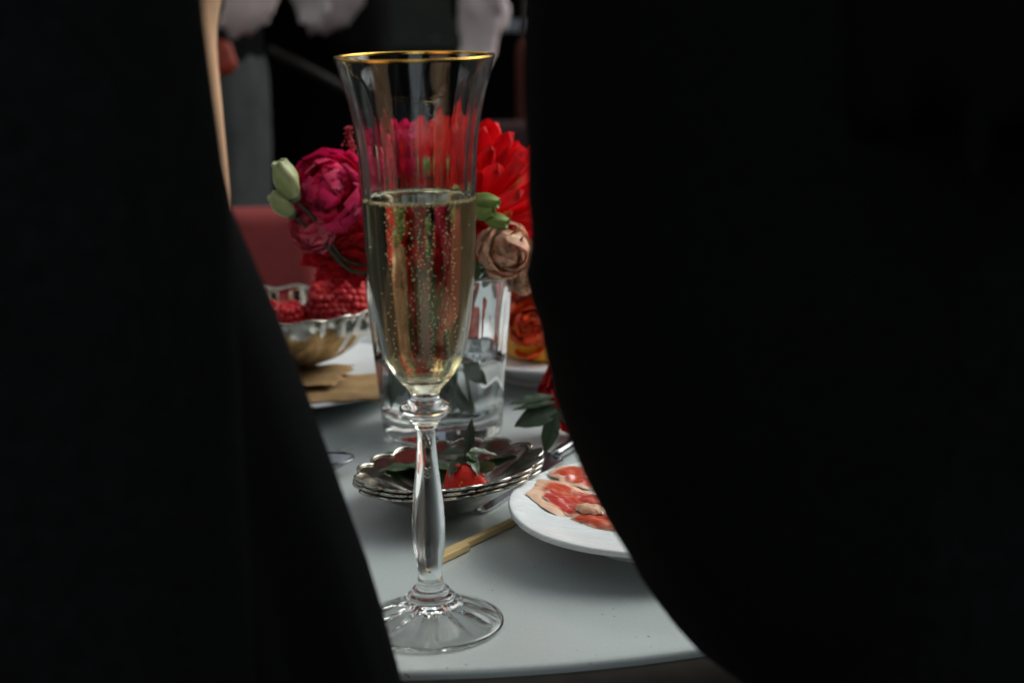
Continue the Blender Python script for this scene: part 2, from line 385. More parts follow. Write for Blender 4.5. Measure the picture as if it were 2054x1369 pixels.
# ------------------------------------------------------------------ champagne flute
G0 = T(866, 1252)
def gz(v): return P(866 - 36 * (1252 - v) / 1140, v, G0.y).z - TABLE
def gr(v, wpx):
    p = P(850, v, G0.y); return wpx / 2 * depth(p) / F
fl = thing('champagne_flute', 'clear gold-rimmed flute half full of sparkling wine on the table edge', 'champagne glass', G0)
outer_px = [(114, 324), (130, 314), (149, 304), (178, 286), (208, 270), (245, 255), (285, 243.5), (336, 234), (387, 229), (430, 226.5), (475, 223),
            (517, 218.5), (575, 209), (634, 195), (692, 174), (721, 153), (742, 130), (758, 106), (770, 84), (779, 68), (786, 60)]
outer = [(gr(a, b), gz(a)) for a, b in outer_px]
# inner wall: same line moved in; thick bottom
def inner_of(r, z, ztop, zbot):
    k = (ztop - z) / (ztop - zbot)
    return r - (.0006 + .0010 * min(1, k * 2.5))
ztop = outer[0][1]; zb = gz(748)
inner = []
for (r, z) in outer:
    if z > gz(722): inner.append((inner_of(r, z, ztop, zb), z))
rl, zl = inner[-1]
inner += [(rl * .93, zl - .0022), (rl * .80, zl - .0040), (rl * .60, zl - .0053), (rl * .35, zl - .0060), (rl * .1, zl - .0062), (.00002, zl - .0062)]
def dens(p, m=4):
    q = [Vector((a, b, 0)) for a, b in p]; s = spline(q, m); return [(max(a.x, .00002), a.y) for a in s]
outD = dens(outer); inD = dens(inner)
NL = 20
def rib(th, i, r, z):
    k = max(0, min(1, (ztop - z) / .02)); return r + .00008 * k * math.cos(NL * th), z
# bowl: open surface from the neck seam up over the rim and down the inside (outer normals)
zr = outD[0][1]; rr_ = outD[0][0]; ri_ = inD[0][0]
rim = [((rr_ + ri_) / 2 + (rr_ - ri_) / 2 * math.cos(a), zr + .0004 * math.sin(a)) for a in (PI * .2, PI * .4, PI * .6, PI * .8)]
profile = list(reversed(outD)) + rim + inD
nout = len(outD)
v, f = lathe(profile, 160, lambda th, i, r, z: rib(th, i, r, z) if i >= nout + 4 and r > .004 else (r, z))
mk('bowl', v, f, M['glass'], fl)
stem_px = [(786, 60), (790, 57.5), (795, 57), (799, 60), (803, 68), (808, 88), (812, 99), (817, 104), (823, 102), (828, 92), (833, 78), (839, 66), (846, 55), (852, 49),
           (855.5, 45), (858, 38), (866, 37), (881, 38), (905, 41), (934, 46), (965, 52.5), (992, 58), (1020, 63), (1050, 65.5), (1075, 65), (1095, 62), (1112, 57), (1128, 52.5), (1142, 49.5),
           (1153, 50), (1162, 52), (1170, 56), (1176, 62)]
stm = [(gr(a, b), gz(a)) for a, b in stem_px]
def facet(th, i, r, z):
    k = max(0, min(1, (gz(860) - z) / .006)) * max(0, min(1, (z - gz(1142)) / .004))
    c = math.cos(((th + PI / 6 + .25) % (PI / 3)) - PI / 6)
    return r * (1 + k * .35 * (.945 / c - 1)), z
v, f = lathe(list(reversed(dens(stm, 3))), 96, facet); mk('stem', v, f, M['glass'], fl)
rs, zs = stm[-1]
foot = [(rs, zs), (rs + .0012, zs - .0004), (rs + .0014, zs - .0014), (rs + .0010, zs - .0019), (rs + .0030, zs - .0026), (rs + .0037, zs - .0037), (rs + .0034, zs - .0042),
        (rs + .0054, zs - .0050), (.0128, .0103), (.0150, .0092), (.0190, .0072), (.0235, .0049), (.0268, .0033), (.0284, .0027), (.0291, .0019), (.0291, .0011), (.0284, .0003), (.0274, .0002),
        (.0255, .0010), (.020, .0030), (.013, .0054), (.006, .0068), (.00002, .0071)]
foot = dens(foot, 3)
foot_n = len(foot)
def foot_flutes(th, i, r, z):
    j = foot_n - 1 - i
    k = max(0, min(1, (r - .006) / .006)) * max(0, min(1, (.0262 - r) / .006)) if j > foot_n * .68 else 0
    return r, z + .0005 * k * (abs(math.cos(6 * th)) - .6)
v, f = lathe(list(reversed(foot)), 144, foot_flutes); mk('foot', v, f, M['glass'], fl)
# gold rim band
gb = [(rr_ + .00012, zr - .0016), (rr_ + .00016, zr - .0002), (rr_ + .0001, zr + .0003), ((rr_ + ri_) / 2 + .0002, zr + .00075), ((rr_ + ri_) / 2 - .0002, zr + .00075), (ri_ - .0001, zr + .0003), (ri_ - .00016, zr - .0002), (ri_ - .00030, zr - .0016)]
def slope_fix(th, i, r, z):
    return r, z
rout = lambda z: float(np.interp(z, [q[1] for q in reversed(outD)], [q[0] for q in reversed(outD)]))
rinn = lambda z: float(np.interp(z, [q[1] for q in reversed(inD)], [q[0] for q in reversed(inD)]))
gb = [(rout(zr - .0005) + .00010, zr - .0005), (rout(zr - .0002) + .00012, zr - .0002), (rr_ + .0001, zr + .0002), ((rr_ + ri_) / 2 + .0003, zr + .00055), ((rr_ + ri_) / 2 - .0003, zr + .00055), (ri_ - .0001, zr + .0002), (rinn(zr - .0002) - .00012, zr - .0002), (rinn(zr - .0005) - .0001, zr - .0005)]
v, f = lathe(gb, 160); mk('gold_rim', v, f, M['gold'], fl)
# the wine: reaches a hair into the wall; meniscus climbs at the wall
ZL = gz(393)
wi = [(r, z) for r, z in inD if z < ZL - .0006]
r_at = rinn(ZL)
wp = [(.00002, ZL - .0011), (r_at * .5, ZL - .0011), (r_at * .86, ZL - .0010), (r_at - .0011, ZL - .0007), (r_at - .0004, ZL - .0002), (r_at + .00012, ZL + .0002)] + [(r + .00014, z) if r > .001 else (r, z - .00014) for r, z in wi]
v, f = lathe(list(reversed(wp)), 160, lambda th, i, r, z: (rib(th, i, r, z) if .004 < r and z < ZL - .0005 else (r, z)))
wine = mk('sparkling_wine', v, f, M['wine'], fl)
# bubbles: strings rising plus a ring at the surface and beads on the wall
iv, if_ = ico(1)
bub = []
def add_b(p, s): bub.append(([q * s + Vector(p) for q in iv], if_))
strings = [(.0, -.010), (-.003, -.004), (.004, -.012), (-.0055, -.012), (.0085, -.009), (.002, .004), (.010, -.003), (-.008, .002)]
zbw = zl - .0055
for (bx, by) in strings:
    zc = zbw + rnd.uniform(.001, .004); k = 0
    while zc < ZL - .003:
        q = (zc - zbw) / (ZL - zbw)
        spread = .0003 + .0009 * q
        add_b((bx + rnd.gauss(0, spread), by + rnd.gauss(0, spread), zc), rnd.uniform(.00018, .00028) + .00014 * q)
        zc += rnd.uniform(.0007, .0026) * (1.05 - .4 * q)
for i in range(50):
    zc = zbw + (ZL - zbw - .003) * rnd.random() ** .6; rad = rinn(zc) * math.sqrt(rnd.random()) * .86; a = rnd.gauss(-PI / 2 - .05, .8)
    add_b((rad * math.cos(a), rad * math.sin(a), zc), rnd.uniform(.0002, .00036))
for i in range(300):
    a = rnd.random() * 2 * PI; rad = r_at * (.955 + rnd.uniform(-.02, .012))
    add_b((rad * math.cos(a), rad * math.sin(a), ZL - .0011 + rnd.uniform(-.0004, .0003)), rnd.uniform(.00024, .0005))
v, f = join(bub); o = mk('bubbles', v, f, M['bubble'], wine); o['kind'] = 'stuff'

# ------------------------------------------------------------------ flower tumbler
V0 = T(888, 868); V0.y += .004
VH = .0935
tv = thing('glass_tumbler', 'fluted clear glass tumbler of water holding the bouquet', 'tumbler', V0)
vo = [(0.03150, .0004), (0.03339, .0012), (0.03413, .004), (0.03465, .010), (0.03612, .028), (0.03801, .05), (0.03990, .07), (0.04137, VH - .006), (0.04190, VH - .001)]
vi = [(0.04032, VH - .001), (0.03969, VH - .006), (0.03801, .07), (0.03601, .05), (0.03402, .03), (0.03276, .018), (0.03097, .0135), (0.02520, .0118), (0.00002, .0112)]
voD = dens(vo, 3); viD = dens(vi, 3)
def flute(th, i, r, z):
    k = max(0, min(1, (z - .006) / .03)) * max(0, min(1, (VH - .004 - z) / .012))
    return r * (1 - .036 * k * abs(math.cos(5 * th)) ** 1.3 + .020 * k), z
prof = [(.00002, .0010), (.02, .0010), (.029, .0003)] + voD + [(.0414, VH + .0004), (.0408, VH + .0006)] + viD
nv_ = len(voD) + 3
v, f = lathe(prof, 140, lambda th, i, r, z: flute(th, i, r, z) if 3 <= i < nv_ else (r, z))
mk('tumbler_body', v, f, M['glass'], tv)
ZW = .047
vin = lambda z: float(np.interp(z, [q[1] for q in reversed(viD)], [q[0] for q in reversed(viD)]))
wpv = [(.00002, ZW), (vin(ZW) - .002, ZW), (vin(ZW) - .0006, ZW + .0003), (vin(ZW) + .0001, ZW + .0007)] + [(r + .00012, z - (.0001 if z < .013 else 0)) for r, z in viD if z < ZW - .001]
wpv[-1] = (.00002, wpv[-1][1])
v, f = lathe(list(reversed(wpv)), 120); mk('water', v, f, M['water'], tv)

# ------------------------------------------------------------------ petals, leaves, flowers
def petal_mesh(name, L, W, cup=.3, curl=.25, ruf=.0, tipw=.55, seed=0, m=None, nu=13, nv=11, notch=0, freq=4):
    rr = random.Random(seed); ph = rr.random() * 9
    def fn(a, b):
        u = a * 2 - 1
        wv = W * (.14 + .86 * math.sin(PI * min(1, b * .5 / tipw) * 1.0) if b < tipw else W / W * math.sqrt(max(0, 1 - ((b - tipw) / (1 - tipw)) ** 2.2)) * 1.0 if False else 1)
        if b < tipw: wv = W * (.16 + .84 * math.sin(PI / 2 * b / tipw) ** 1.1)
        else: wv = W * math.sqrt(max(.0004, 1 - ((b - tipw) / (1 - tipw)) ** 2.4))
        x = u * wv * .5
        y = L * b * (1 - notch * (1 - abs(u)) * b ** 4)
        z = cup * W * (u * u - .3) * .5 * (b ** .6) + curl * L * b * b
        e = b ** 2
        z += ruf * L * e * math.sin(freq * u * PI + ph) * (.5 + .5 * abs(u)) + ruf * .6 * L * e * noise.noise((u * 3 + ph, b * 3, seed))
        y += ruf * .35 * L * e * noise.noise((u * 5 + ph, 2, seed)); x += ruf * .25 * L * e * math.sin(freq * 1.3 * u * PI + ph)
        return (x, y, z)
    v, f = sheet(fn, nu, nv)
    me = bpy.data.meshes.new(name); me.from_pydata(v, [], f); me.update()
    me.polygons.foreach_set('use_smooth', [True] * len(me.polygons)); me.materials.append(m)
    return me
def petal_M(phi, elev, base_r=0, base_z=0, sc=1, twist=0):
    # local petal: +Y outward, +Z up; raise by elev about X then spin
    return (Matrix.Rotation(phi, 4, 'Z') @ Matrix.Translation((0, base_r, base_z)) @ Matrix.Rotation(elev, 4, 'X') @ Matrix.Rotation(twist, 4, 'Y') @ Matrix.Scale(sc, 4))
def put_petals(t, meshes, n, elev, br, bz, sc, ph0, jit=.12, name='petal', sv=.12):
    for i in range(n):
        me = rnd.choice(meshes)
        o = link(name, me, None, t, petal_M(ph0 + 2 * PI * i / n + rnd.uniform(-jit, jit), elev + rnd.uniform(-jit, jit) * 1.2, br, bz, sc * rnd.uniform(1 - sv, 1 + sv), rnd.uniform(-.25, .25)))
def leaf_mesh(name, L, W, fold=.25, curl=-.2, m=None):
    def fn(a, b):
        u = a * 2 - 1
        wv = W * (math.sin(PI * b ** .85) ** .9 + .02)
        return (u * wv * .5, L * b, fold * wv * abs(u) * .5 + curl * L * b * b + .015 * L * math.sin(b * 22) * abs(u))
    v, f = sheet(fn, 7, 12)
    me = bpy.data.meshes.new(name); me.from_pydata(v, [], f); me.update()
    me.polygons.foreach_set('use_smooth', [True] * len(me.polygons)); me.materials.append(m); return me
def align(p, d, upv, sc=1):
    """matrix with +Y along d and +Z near upv, at p"""
    y = Vector(d).normalized(); z = Vector(upv); z = (z - y * z.dot(y)).normalized(); x = y.cross(z)
    Mx = Matrix((x, y, z)).transposed().to_4x4(); return Matrix.Translation(Vector(p)) @ Mx @ Matrix.Scale(sc, 4)
def stem_to_vase(t, start, tip_xy, r=.0013, m='stem', mid=None):
    end = Vector((V0.x + tip_xy[0], V0.y + tip_xy[1], TABLE + .0145))
    neck = Vector((V0.x + tip_xy[0] * -.2 + (start.x - V0.x) * .42, V0.y + (start.y - V0.y) * .42, TABLE + VH * .93))
    # keep the stem inside the rim
    d = Vector((neck.x - V0.x, neck.y - V0.y)); 
    if d.length > .030: d = d.normalized() * .030; neck.x, neck.y = V0.x + d.x, V0.y + d.y
    pts = spline([start, (start + neck) / 2 + Vector((0, 0, .004)), neck, (neck + end) / 2, end], 6)
    v, f = tube(local(t, pts), [r] * len(pts), 8); return mk('stem', v, f, M[m], t)
CAMV = lambda p: (CAM - Vector(p)).normalized()

def ruffled_flower(label, cat, p, ax, rad, m, name, group=None, rings=None, tip=(0, 0), stem=True, ruf=.20, seed=0):
    t = thing(name, label, cat, p, axis_rot(ax, rnd.random() * 6), group)
    A = [petal_mesh('petal', rad, rad * 1.1, .40, .10, ruf * .8, .66, seed + k, M[m]) for k in range(3)]
    B = [petal_mesh('petal', rad * .84, rad * .84, .6, .18, ruf, .68, seed + 10 + k, M[m]) for k in range(3)]
    Cc = [petal_mesh('petal', rad * .66, rad * .56, .8, .12, ruf * 1.25, .70, seed + 20 + k, M[m]) for k in range(4)]
    put_petals(t, A, 7, R(10), rad * .05, -rad * .16, 1, 0, .22, sv=.15)
    put_petals(t, A, 7, R(28), rad * .04, -rad * .12, .95, .4, .22, sv=.15)
    put_petals(t, B, 8, R(44), rad * .05, -rad * .08, 1.02, .1, .25, sv=.15)
    put_petals(t, B, 8, R(58), rad * .06, -rad * .04, .92, .7, .28, sv=.15)
    put_petals(t, Cc, 9, R(66), rad * .14, -rad * .02, 1.0, .3, .35)
    put_petals(t, Cc, 8, R(76), rad * .10, 0, .95, .9, .45)
    put_petals(t, Cc, 5, R(84), rad * .04, 0, .85, .2, .5)
    v, f = lathe([(.0001, -rad * .42), (rad * .14, -rad * .38), (rad * .22, -rad * .2), (rad * .2, -rad * .05), (.0001, 0)], 12); mk('calyx', v, f, M['stem'], t)
    if stem: stem_to_vase(t, t.matrix_world @ Vector((0, 0, -rad * .4)), tip)
    return t
ud = lambda u, v, y: P(u, v, y)
# magenta bloom to the left of the flute
p = ud(668, 390, .885); ruffled_flower('ruffled magenta bloom left of the flute, beside the pale buds', 'flower', p, CAMV(p) * .8 + Vector((-.25, 0, .45)), .0215, 'magenta', 'magenta_flower', 'ruffled blooms in the bouquet', tip=(.008, .006), seed=1, ruf=.30)
p = ud(800, 335, .925); ruffled_flower('magenta bloom seen through the upper wall of the flute', 'flower', p, CAMV(p) * .7 + Vector((0, 0, .8)), .0185, 'magenta', 'magenta_flower', 'ruffled blooms in the bouquet', tip=(-.004, .01), seed=2)
p = ud(638, 448, .884); ruffled_flower('small salmon pink bloom under the two bud stems', 'flower', p, CAMV(p) + Vector((-.6, 0, -.1)), .0155, 'pink', 'pink_flower', 'ruffled blooms in the bouquet', tip=(.012, 0), seed=3)
p = ud(1008, 500, .875); ruffled_flower('dusty beige-pink bloom hanging over the tumbler rim', 'flower', p, CAMV(p) * .7 + Vector((.35, 0, -.1)), .0165, 'dusty', 'dusty_flower', 'ruffled blooms in the bouquet', tip=(-.012, 0), seed=4)
p = ud(1042, 545, .905); ruffled_flower('lower dusty bloom at the right end of the tumbler rim', 'flower', p, CAMV(p) * .6 + Vector((.6, 0, -.2)), .0135, 'dusty', 'dusty_flower', 'ruffled blooms in the bouquet', tip=(-.014, .01), seed=5)

# red dahlia with long petals
p = ud(946, 432, .915); dax = Vector((.10, -.42, .90))
td = thing('red_dahlia', 'large red dahlia with long pointed petals behind the flute', 'flower', p, axis_rot(dax, .2), None)
LP = [petal_mesh('petal', .052, .0150, .75, .06, .02, .60, 40 + k, M['red'], 9, 13) for k in range(4)]
LP2 = [petal_mesh('petal', .050, .0135, .9, .02, .02, .58, 50 + k, M['red'], 9, 13) for k in range(4)]
LP3 = [petal_mesh('petal', .034, .0105, 1.1, .12, .02, .58, 60 + k, M['red'], 9, 11) for k in range(3)]
LPT = [petal_mesh('petal', .038, .0110, 1.1, .14, .03, .58, 70 + k, M['red_tip'], 9, 11) for k in range(2)]
put_petals(td, LP, 12, R(8), .002, -.004, .92, 0, .10)
put_petals(td, LP, 13, R(18), .002, -.003, 1, .22, .10)
put_petals(td, LP, 12, R(38), .002, -.002, 1.02, .1, .10)
put_petals(td, LP2, 11, R(56), .002, -.001, 1.06, .3, .10)
put_petals(td, LPT, 6, R(48), .002, -.001, 1, .5, .4)
put_petals(td, LP2, 8, R(70), .0015, 0, 1.0, .2, .12)
put_petals(td, LP3, 8, R(80), .001, 0, 1, .2, .15)
v, f = lathe([(.0001, -.014), (.004, -.013), (.008, -.008), (.008, -.003), (.0001, 0)], 14); mk('calyx', v, f, M['stem'], td)
stem_to_vase(td, td.matrix_world @ Vector((0, 0, -.013)), (.002, -.006), .002)

# celosia heads
def celosia(label, p, sx, sy, sz, tip, seed, ax=(0, 0, 1), stem=True):
    t = thing('celosia', label, 'flower', p, axis_rot(ax), 'dark red celosia in the bouquet')
    v, f = ico(5); V = []
    for q in v:
        s = Vector((seed * 3.1, seed, 0))
        a = abs(noise.noise(q * 2.1 + s)); b = abs(noise.noise(q * 4.6 + s)); c = noise.noise(q * 14 + s); e = noise.noise(q * 34 + s)
        k = .80 + .45 * min(1, a * 1.6) - .0 + .22 * b + .05 * c + .03 * e
        k -= .25 * max(0, .12 - a) / .12
        V.append((q.x * k * sx, q.y * k * sy, q.z * k * sz))
    mk('flower_head', V, f, M['celosia'], t)
    if seed < 3:
        rr = random.Random(seed); parts = []; v1, f1 = ico(1)
        for k in range(900):
            q = V[rr.randrange(len(V))]
            if noise.noise(Vector(q) * 130) < .02 and rr.random() < .8: continue
            c = Vector(q) * rr.uniform(1.0, 1.07); r_ = rr.uniform(.0003, .0007); parts.append(([w_ * r_ + c for w_ in v1], f1))
        o = mk('fringe', *join(parts), M['fringe'], t); o['kind'] = 'stuff'
    if stem: stem_to_vase(t, t.matrix_world @ Vector((0, 0, -sz * .7)), tip, .002)
    return t
celosia('velvety dark red celosia head directly above the bowl of berries', ud(690, 510, .90), .0180, .015, .0155, (.010, -.004), 1)
celosia('brighter red celosia fringe touching the magenta bloom from below', ud(705, 466, .892), .013, .010, .0085, (.004, .008), 2)
celosia('red celosia head behind the wine in the flute', ud(850, 500, .93), .022, .016, .018, (0, .012), 3)
celosia('deep red celosia head low behind the wine, at the tumbler rim', ud(800, 560, .90), .013, .012, .014, (-.006, -.004), 4)

# astilbe plumes
def astilbe(label, base, tip, n, tipv, seed):
    rr = random.Random(seed)
    t = thing('astilbe_spray', label, 'flower', base, None, 'astilbe sprays in the bouquet')
    b, e = local(t, [base, tip]); parts = []; v1, f1 = ico(1)
    pts = spline([b, (b + e) / 2 + Vector((.001, 0, 0)), e], 6); tv_, tf_ = tube(pts, [.0006] * len(pts), 6); mk('stalk', tv_, tf_, M['astilbe'], t)
    for i in range(n):
        k = rr.random() ** .9; q = b.lerp(e, k); rad = .0040 * (1 - k) + .0016
        c = q + Vector((rr.gauss(0, rad * .6), rr.gauss(0, rad * .6), rr.uniform(-.001, .001)))
        s = rr.uniform(.0004, .0009); parts.append(([w_ * s + c for w_ in v1], f1))
    v, f = join(parts); o = mk('blossoms', v, f, M['astilbe'], t); o['kind'] = 'stuff'
    stem_to_vase(t, base, tipv, .0009, 'dark_stem')
astilbe('dark red astilbe plume rising left of the flute', ud(716, 372, .893), ud(698, 256, .893), 190, (0, .006), 1)
astilbe('dark red astilbe plume seen inside the upper flute', ud(775, 370, .91), ud(762, 262, .915), 190, (.002, .01), 2)
astilbe('crimson astilbe plume low behind the wine surface', ud(838, 400, .90), ud(850, 318, .90), 220, (-.004, .002), 3)

# buds
def bud(label, base, tip, rad, m, stem_pts, group, tipv=None, ridges=5):
    ax = (tip - base); L = ax.length
    t = thing('flower_bud', label, 'flower bud', base, axis_rot(ax), group)
    prof = dens([(.0004, 0), (rad * .45, L * .05), (rad * .72, L * .2), (rad * .95, L * .42), (rad, L * .58), (rad * .88, L * .76), (rad * .68, L * .92), (rad * .62, L), (rad * .50, L * .985), (rad * .3, L * .90), (.0001, L * .84)], 3)
    v, f = lathe(prof, 40, lambda th, i, r, z: (r * (1 + .07 * math.cos(ridges * (th + z / L * 1.3))), z + .05 * L * math.cos(ridges * (th + z / L * 1.3)) * max(0, z / L - .7)))
    mk('petals', v, f, M[m], t)
    sep = leaf_mesh('sepal', L * .38, rad * .34, .3, .12, M['green_bud'])
    for k in range(5):
        link('sepal', sep, None, t, petal_M(2 * PI * k / 5, R(70), rad * .45, L * .03))
    v, f = lathe([(.0003, -L * .06), (rad * .45, -L * .03), (rad * .66, L * .05), (rad * .6, L * .09)], 16); mk('calyx', v, f, M['stem'], t)
    pts = spline([base] + stem_pts, 6); v, f = tube(local(t, pts), [.0009 + .0005 * i / len(pts) for i in range(len(pts))], 8); mk('stem', v, f, M['dark_stem'], t)
vz = lambda dx, dy, z: Vector((V0.x + dx, V0.y + dy, TABLE + z))
gB = 'pale lisianthus buds at the left'
bud('upper pale green bud left of the magenta bloom', ud(592, 402, .87), ud(559, 324, .868), .0066, 'bud', [ud(640, 448, .872), ud(690, 520, .885), vz(-.026, -.008, .088), vz(.012, 0, .016)], gB)
bud('lower pale green bud, nearest the left person', ud(588, 432, .872), ud(545, 390, .868), .0054, 'bud', [ud(640, 478, .874), ud(700, 540, .885), vz(-.024, -.012, .086), vz(.014, -.004, .016)], gB)
gG = 'small green buds beside the wine'
for lab, b, tp in (('top green bud of three right of the wine surface', (945, 396), (1000, 408)), ('middle green bud of three right of the wine surface', (940, 426), (990, 424)), ('lowest green bud of three, over the beige bloom', (968, 434), (1018, 448)),
                   ('yellow-green bud seen high inside the wine', (800, 440), (785, 424)), ('yellow-green bud seen lower inside the wine', (805, 470), (788, 462)), ('green bud just above the wine surface', (872, 365), (872, 338))):
    bud(lab, ud(*b, .863), ud(*tp, .857), .0042, 'green_bud', [ud(b[0] - 25, b[1] + 22, .884), ud(b[0] - 40, b[1] + 70, .892), vz((b[0] - 888) * .00018, -.012, .088), vz(-.004, -.004, .016)], gG)
# leaves in the bouquet
def leafy(label, stempts, leaves, group=None, m='leaf2', name='leafy_stem', r=.0012):
    t = thing(name, label, 'foliage', stempts[0], None, group)
    pts = spline(stempts, 6); v, f = tube(local(t, pts), [r] * len(pts), 8); mk('stem', v, f, M['stem' if m == 'leaf2' else 'dark_stem'], t)
    for (a, b, wd, upv) in leaves:
        la, lb = local(t, [a, b]); L = (lb - la).length
        link('leaf', leaf_mesh('leaf', L, wd, .3, -.12, M[m]), None, t, align(la, lb - la, upv))
    return t
leafy('green stems and narrow leaves rising at the right of the tumbler', [ud(985, 530, .885), ud(965, 560, .892), vz(.012, -.014, .08), vz(.004, -.006, .016)],
      [(ud(950, 575, .885), ud(958, 500, .88), .006, (0, -1, .2)), (ud(968, 578, .885), ud(1000, 512, .88), .006, (0, -1, .2)), (ud(985, 570, .886), ud(1040, 520, .88), .005, (0, -1, .3)), (ud(945, 560, .89), ud(935, 500, .885), .006, (0, -1, .2))])
leafy('leaf stalk standing in the water at the left of the tumbler', [vz(-.018, .004, .09), vz(-.02, 0, .05), vz(-.012, -.004, .016)],
      [(vz(-.018, 0, .040), vz(-.024, -.010, .018), .008, (-.2, -1, .2)), (vz(-.015, -.01, .03), vz(-.006, -.018, .040), .007, (0, -1, .4))], m='leaf2')
leafy('leaf stalk standing in the water at the right of the tumbler', [vz(.014, .0, .09), vz(.012, -.008, .05), vz(.016, -.014, .016)],
      [(vz(.010, -.012, .046), vz(.022, -.016, .032), .007, (0, -1, .3)), (vz(.006, -.014, .030), vz(.016, -.020, .016), .006, (0, -1, .2))], m='leaf2')

# ------------------------------------------------------------------ silver dishes
DC = T(905, 942, TABLE + .021)
def dish_mesh(Rr, H, nl, amp, tmin=.30):
    prof = []
    for i in range(26):
        k = i / 25
        r = Rr * (tmin * 0 + .0008 / Rr + k * (1 - .0008 / Rr)); kk = max(0, (k - .34) / .66)
        z = H * (kk ** .85) + .0006
        prof.append((r, z))
    def fr(th, i, r, z):
        k = max(0, (r / Rr - .40) / .60)
        c = math.cos(nl * th); sc = (abs(math.cos(nl * th / 2)) ** .7) * 2 - 1
        return r * (1 + amp * k * k * sc), z + .0016 * k * sc * (1 - .6 * k)
    return lathe(prof, nl * 12, fr)
def dish(label, loc, rot, Rr=.0440, H=.0160, nl=16, group='silver dishes in the stack'):
    t = thing('silver_dish', label, 'dish', loc, rot, group)
    v, f = dish_mesh(Rr, H, nl, .045); o = mk('dish_body', v, f, M['silver'], t); solid(o, .0007, 1)
    n = nl * 12
    edge = [Vector(q) for q in v[-n:]]
    rv, rf = [], []
    for off, rad in ((0, .00075),):
        for k in range(n):
            p = edge[k]; tn = (edge[(k + 1) % n] - edge[k - 1]).normalized(); ou = Vector((0, 0, 1)); s = tn.cross(ou).normalized()
            for j in range(8):
                a = 2 * PI * j / 8; rv.append(p + (s * math.cos(a) + ou * math.sin(a)) * rad)
        for k in range(n):
            for j in range(8):
                a = k * 8 + j; b = k * 8 + (j + 1) % 8; c = ((k + 1) % n) * 8 + (j + 1) % 8; d = ((k + 1) % n) * 8 + j
                rf.append((a, b, c, d))
    mk('rim', rv, rf, M['silver'], t); return t
tilt = Matrix.Rotation(R(-4.6), 3, 'Y') @ Matrix.Rotation(R(-1.8), 3, 'X')
D0 = Vector((DC.x, DC.y, TABLE + .0026))
for i, lab in enumerate(('bottom silver scalloped dish of the stack, on the table', 'middle silver scalloped dish of the stack', 'top silver scalloped dish, holding the strawberry')):
    dish(lab, D0 + Vector((.0004 * i, -.0006 * i, .0024 * i)), tilt @ Matrix.Rotation(.05 * i + .1, 3, 'Z'))
DT = D0 + Vector((.0008, -.0012, .0048 + .0012))
# strawberry
def strawberry(label, c, ax, Ls, Rs, leaves=True):
    t = thing('strawberry', label, 'strawberry', c, axis_rot(ax), None)
    prof = dens([(.0001, 0), (Rs * .6, Ls * .04), (Rs * .95, Ls * .2), (Rs, Ls * .38), (Rs * .8, Ls * .65), (Rs * .45, Ls * .88), (.0001, Ls)], 4)
    v, f = lathe([(r, -z) for r, z in prof], 36); v2 = [Vector(q) * (1 + .03 * noise.noise(Vector(q) * 160)) for q in v]
    mk('berry', v2, [tuple(reversed(q)) for q in f], M['straw'], t)
    parts = []; v1, f1 = ico(1)
    for k in range(70):
        i_ = rnd.randrange(36 * 2, len(v2) - 36 * 2); q = v2[i_]; parts.append(([a_ * .00042 + q for a_ in v1], f1))
    o = mk('seeds', *join(parts), M['seed'], t); o['kind'] = 'stuff'
    sm = leaf_mesh('sepal', Ls * .85, Rs * .55, .3, -.3, M['leaf2'])
    for k in range(7): link('sepal', sm, None, t, petal_M(2 * PI * k / 7 + rnd.uniform(-.2, .2), R(rnd.uniform(-15, 25)), .001, .0006, rnd.uniform(.75, 1.1)))
    return t
SB = ud(935, 962, DT.y - .008); SB.z = max(SB.z, TABLE + .020)
st = strawberry('red strawberry lying in the top silver dish', SB + Vector((.004, .007, -.001)), (.5, .62, .42), .020, .0115)
leafy('dark green leaf sprig standing over the strawberry', [SB + Vector((0, .006, .006)), ud(935, 900, DT.y), ud(940, 868, DT.y), ud(946, 850, DT.y)],
      [(ud(936, 908, DT.y), ud(948, 842, DT.y - .002), .0052, (.3, -1, 0)), (ud(938, 905, DT.y), ud(962, 948, DT.y - .016), .006, (.5, -.6, .6)), (ud(930, 915, DT.y), ud(900, 948, DT.y - .016), .0065, (-.3, -.6, .7)),
       (ud(935, 905, DT.y), ud(1000, 905, DT.y + .01), .006, (0, -.3, 1)), (ud(930, 908, DT.y), ud(880, 905, DT.y + .004), .006, (0, -.3, 1))], m='leaf', r=.0008)
for k, (a, b, wd, lab) in enumerate((((885, 925), (760, 955), .014, 'dark leaf lying across the left of the top silver dish'), ((880, 915), (770, 915), .012, 'dark leaf lying at the back left of the top silver dish'), ((960, 925), (1035, 918), .010, 'dark leaf lying at the right of the top silver dish'), ((905, 938), (815, 940), .017, 'broad dark leaf added left of the flute stem to darken the top silver dish'), ((930, 912), (850, 903), .014, 'dark leaf added behind the stem to darken the back of the top silver dish'), ((965, 905), (1030, 905), .013, 'dark leaf added at the back right to darken the top silver dish'))):  # from the broad leaf on: added to stand in for the dark reflection
    pa = T(a[0], a[1], TABLE + .0145); pb = T(b[0], b[1], TABLE + (.0165 if b[0] < 900 else .0215))
    o = link('loose_leaf', leaf_mesh('loose_leaf', (pb - pa).length, wd, .22, .06, M['leaf']), None, None, align(pa, pb - pa, (0, 0, 1)))
    tag(o, lab, 'leaf', 'loose leaves in the silver dish')

